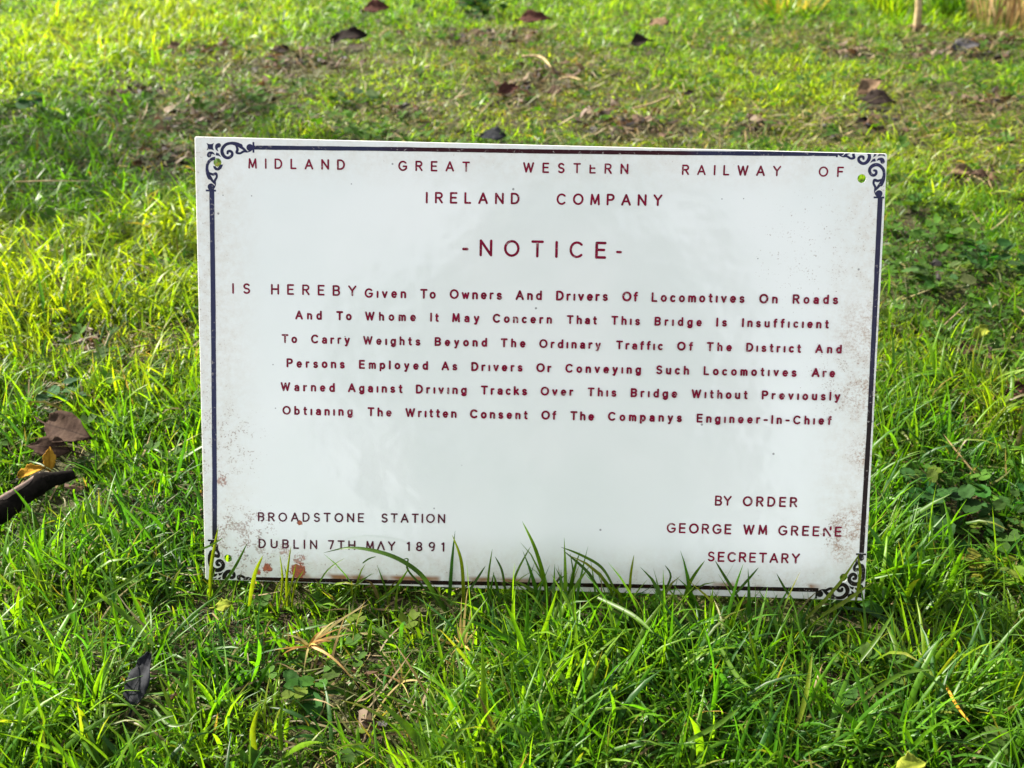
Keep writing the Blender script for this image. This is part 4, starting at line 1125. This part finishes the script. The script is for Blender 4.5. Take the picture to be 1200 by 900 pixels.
# unseen shrub added behind the viewpoint: stands in for a person's reflection mid-plate
def shrub():
    root = empty('added_shrub', (0.10, -3.1, gz(0.10, -3.1)))
    g = np.random.default_rng(5)
    for k in range(5):
        a = k * 1.26
        tube('trunk', [(math.cos(a) * .04, math.sin(a) * .04, -.05), (math.cos(a) * .15, math.sin(a) * .12, .5), (math.cos(a) * .35, math.sin(a) * .25, 1.1), (math.cos(a) * .42, math.sin(a) * .3, 1.6)], [.03, .024, .016, .006], STALK, root)
    V, F = [], []
    for k in range(5200):
        d = g.normal(0, 1, 3); d /= np.linalg.norm(d)
        lump = 1 + .16 * math.sin(5 * d[0] + 3 * d[2]) + .10 * math.sin(9 * d[1] + 7 * d[2])
        p = Vector(d * g.random() ** .3 * lump * np.array([.68, .5, .86])) + Vector((0, 0, .92))
        R = Matrix.Rotation(g.uniform(0, 6.28), 3, 'Z') @ Matrix.Rotation(g.normal(0, .7), 3, 'X') @ Matrix.Rotation(g.normal(0, .5), 3, 'Y')
        L = g.uniform(.05, .09); i0 = len(V)
        for a, b, z in ((0, 0, 0), (.35, .28, .05), (.75, .22, .03), (1, 0, -.05), (.75, -.22, .03), (.35, -.28, .05)):
            V.append(p + R @ Vector((a * L, b * L, z * L)))
        F.append(tuple(range(i0, i0 + 6)))
    cr = mesh_obj('crown', V, F, WEEDM, root, False)
    a = cr.data.color_attributes.new('tint', 'FLOAT_COLOR', 'POINT')
    a.data.foreach_set('color', np.tile(np.array([.018, .036, .008, 1], dtype=np.float32), len(V)))
    tag(root, 'dense dark shrub added unseen behind the viewpoint to dull the plate reflection', 'shrub')
shrub()

# ------------------------------------------------------------------ the lawn itself
parts = []
total = 0
for args in LAWN:
    me, k = lawn(*args); parts.append(me); total += k

# longer blades that can be picked out one by one: photo path, distance in front of the plate, width
def long_blades(table):
    V, F, C = [], [], []
    r = random.Random(8)
    for pts, where, w, kind in table:
        if isinstance(where, str):     # lying in the turf
            P_ = [at(a, b, z) for (a, b), z in zip(pts, np.linspace(*{'rise': (.018, .048), 'lie': (.034, .044), 'arch': (.030, .050)}[where], len(pts)))]
        else: P_ = [at_y(a, b, where + .004 * i) for i, (a, b) in enumerate(pts)]
        c0 = {'g': (0.042, 0.090, 0.004), 'y': (0.088, 0.120, 0.005), 'd': (0.026, 0.062, 0.005), 'o': (0.30, 0.24, 0.03)}[kind]
        fine = []
        n_ = len(P_)
        for i in range(n_ - 1):
            p0, p1, p2, p3 = P_[max(0, i - 1)], P_[i], P_[i + 1], P_[min(n_ - 1, i + 2)]
            for q in range(5):
                t = q / 5
                fine.append(0.5 * ((2 * p1) + (p2 - p0) * t + (2 * p0 - 5 * p1 + 4 * p2 - p3) * t * t + (3 * p1 - p0 - 3 * p2 + p3) * t ** 3))
        fine.append(P_[-1])
        tw = Vector((r.uniform(-.5, .5), r.uniform(-.3, .3), r.uniform(.2, .9)))
        i0 = len(V); K = len(fine) - 1
        for i, p in enumerate(fine):
            t = i / K
            d = (fine[min(i + 1, K)] - fine[max(i - 1, 0)]).normalized()
            v = ((CAM_LOC - p).normalized() + tw).normalized()
            s = d.cross(v).normalized(); nn = s.cross(d)
            h = w / 2 * (.7 + .3 * min(1, t / .3)) * max(.04, 1 - max(0, (t - .4) / .6) ** 2.2)
            V += [p - s * h, p - nn * h * .4 * (1 if nn.dot(v) > 0 else -1), p + s * h]
            c = [a * (1 + .25 * t) for a in c0]
            C += [c] * 3
        for i in range(K):
            q = i0 + 3 * i
            F += [(q, q + 1, q + 4, q + 3), (q + 1, q + 2, q + 5, q + 4)]
    me = bpy.data.meshes.new('lawn_grass'); me.from_pydata([tuple(v) for v in V], [], F)
    me.polygons.foreach_set('use_smooth', [True] * len(F))
    a = me.color_attributes.new('tint', 'FLOAT_COLOR', 'POINT')
    for i, c in enumerate(C): a.data[i].color = (*c, 1)
    me.materials.append(GRASS)
    return me
parts.append(long_blades([
 ([(528, 722), (510, 697), (493, 673), (467, 655), (437, 645), (407, 642), (379, 648)], -.022, .0030, 'd'),
 ([(520, 712), (498, 690), (478, 668), (478, 655), (470, 657)], -.016, .0014, 'd'),
 ([(440, 706), (462, 690), (480, 665)], -.018, .0020, 'g'),
 ([(425, 660), (432, 655), (441, 652)], -.012, .0011, 'd'),
 ([(543, 740), (543, 690), (540, 655), (530, 627)], -.018, .0026, 'y'),
 ([(545, 700), (558, 680), (569, 663)], -.016, .0018, 'd'),
 ([(574, 715), (572, 680), (577, 643)], -.014, .0016, 'g'),
 ([(640, 725), (640, 690), (628, 645), (612, 611)], -.020, .0028, 'g'),
 ([(596, 700), (606, 670), (622, 640)], -.014, .0018, 'g'),
 ([(592, 690), (588, 668), (580, 652)], -.012, .0016, 'd'),
 ([(738, 700), (739, 675), (743, 650)], -.014, .0018, 'y'),
 ([(705, 700), (690, 672), (660, 645)], -.016, .0022, 'd'),
 ([(720, 690), (705, 665), (680, 650), (657, 641)], -.020, .0020, 'g'),
 ([(668, 700), (672, 675), (668, 648)], -.012, .0014, 'd'),
 ([(775, 700), (786, 676), (779, 662)], -.012, .0015, 'd'),
 ([(800, 706), (810, 680), (826, 657)], -.018, .0022, 'g'),
 ([(865, 700), (852, 680), (838, 657)], -.014, .0021, 'd'),
 ([(858, 700), (876, 680), (889, 665)], -.016, .0017, 'd'),
 ([(930, 704), (920, 690), (910, 672)], -.012, .0017, 'd'),
 ([(944, 726), (965, 705), (988, 678), (1007, 649)], -.022, .0022, 'y'),
 ([(1003, 704), (1008, 672), (1005, 650)], -.016, .0020, 'y'),
 ([(962, 722), (990, 705), (1023, 682)], -.024, .0026, 'y'),
 ([(246, 700), (248, 660), (256, 617)], -.012, .0027, 'y'),
 ([(228, 646), (245, 640), (262, 630)], -.016, .0014, 'g'),
 ([(245, 705), (272, 670), (290, 636)], -.022, .0022, 'd'),
 ([(292, 710), (298, 675), (308, 651)], -.024, .0028, 'y'),
 ([(327, 712), (331, 680), (328, 650)], -.018, .0015, 'y'),
 ([(337, 715), (336, 680), (341, 640)], -.020, .0019, 'y'),
 ([(342, 712), (346, 685), (356, 668)], -.018, .0015, 'y'),
 ([(330, 715), (340, 690), (347, 660)], -.022, .0014, 'y'),
 ([(344, 712), (338, 685), (333, 662)], -.016, .0013, 'g'),
 ([(320, 705), (324, 690), (334, 672)], -.018, .0013, 'y'),
 ([(370, 690), (384, 668), (404, 654)], -.012, .0011, 'g'),
 ([(398, 705), (412, 690), (436, 672)], -.016, .0016, 'g'),
 ([(0, 752), (50, 730), (110, 705), (160, 675), (188, 652)], 'lie', .0026, 'g'),
 ([(180, 756), (150, 724), (126, 704), (110, 690)], 'rise', .0032, 'g'),
 ([(88, 790), (60, 770), (35, 752), (14, 732)], 'rise', .0030, 'g'),
 ([(110, 882), (104, 858), (96, 838), (87, 826)], 'rise', .0034, 'y'),
 ([(40, 890), (60, 850), (74, 820)], 'rise', .0034, 'g'),
 ([(690, 842), (668, 806), (640, 772), (617, 745)], 'rise', .0036, 'g'),
 ([(516, 884), (535, 862), (562, 833)], 'lie', .0030, 'g'),
 ([(505, 900), (490, 868), (470, 845), (442, 820)], 'rise', .0042, 'g'),
 ([(640, 880), (610, 856), (585, 844)], 'arch', .0032, 'd'),
 ([(806, 868), (840, 850), (868, 828)], 'lie', .0028, 'g'),
 ([(935, 850), (945, 812), (952, 764)], 'rise', .0028, 'y'),
 ([(845, 760), (862, 790), (880, 806)], 'lie', .0026, 'g'),
 ([(1012, 820), (1055, 790), (1092, 785)], 'lie', .0026, 'g'),
 ([(1005, 778), (1030, 745), (1048, 716)], 'rise', .0024, 'g'),
 ([(330, 880), (328, 850), (332, 820)], 'rise', .0030, 'g'),
 ([(300, 890), (296, 860), (302, 832)], 'rise', .0034, 'y'),
 ([(700, 700), (740, 720), (766, 742)], 'lie', .0030, 'g'),
 ([(180, 830), (200, 850), (236, 842)], 'lie', .0018, 'g'),
 ([(160, 870), (180, 846), (205, 838)], 'lie', .0018, 'g'),
]))
join_meshes('lawn_grass', parts)
join_meshes('dry_thatch', [thatch(30000, -0.42, 0.55), thatch(12000, 0.55, 2.6, 1.5)])
join_meshes('leaf_litter', [litter(2600)])
join_meshes('clover', [clover(9000, -0.40, 0.7, 0.0068), clover(4500, 0.7, 2.4, 0.009)])
print('blades', total)
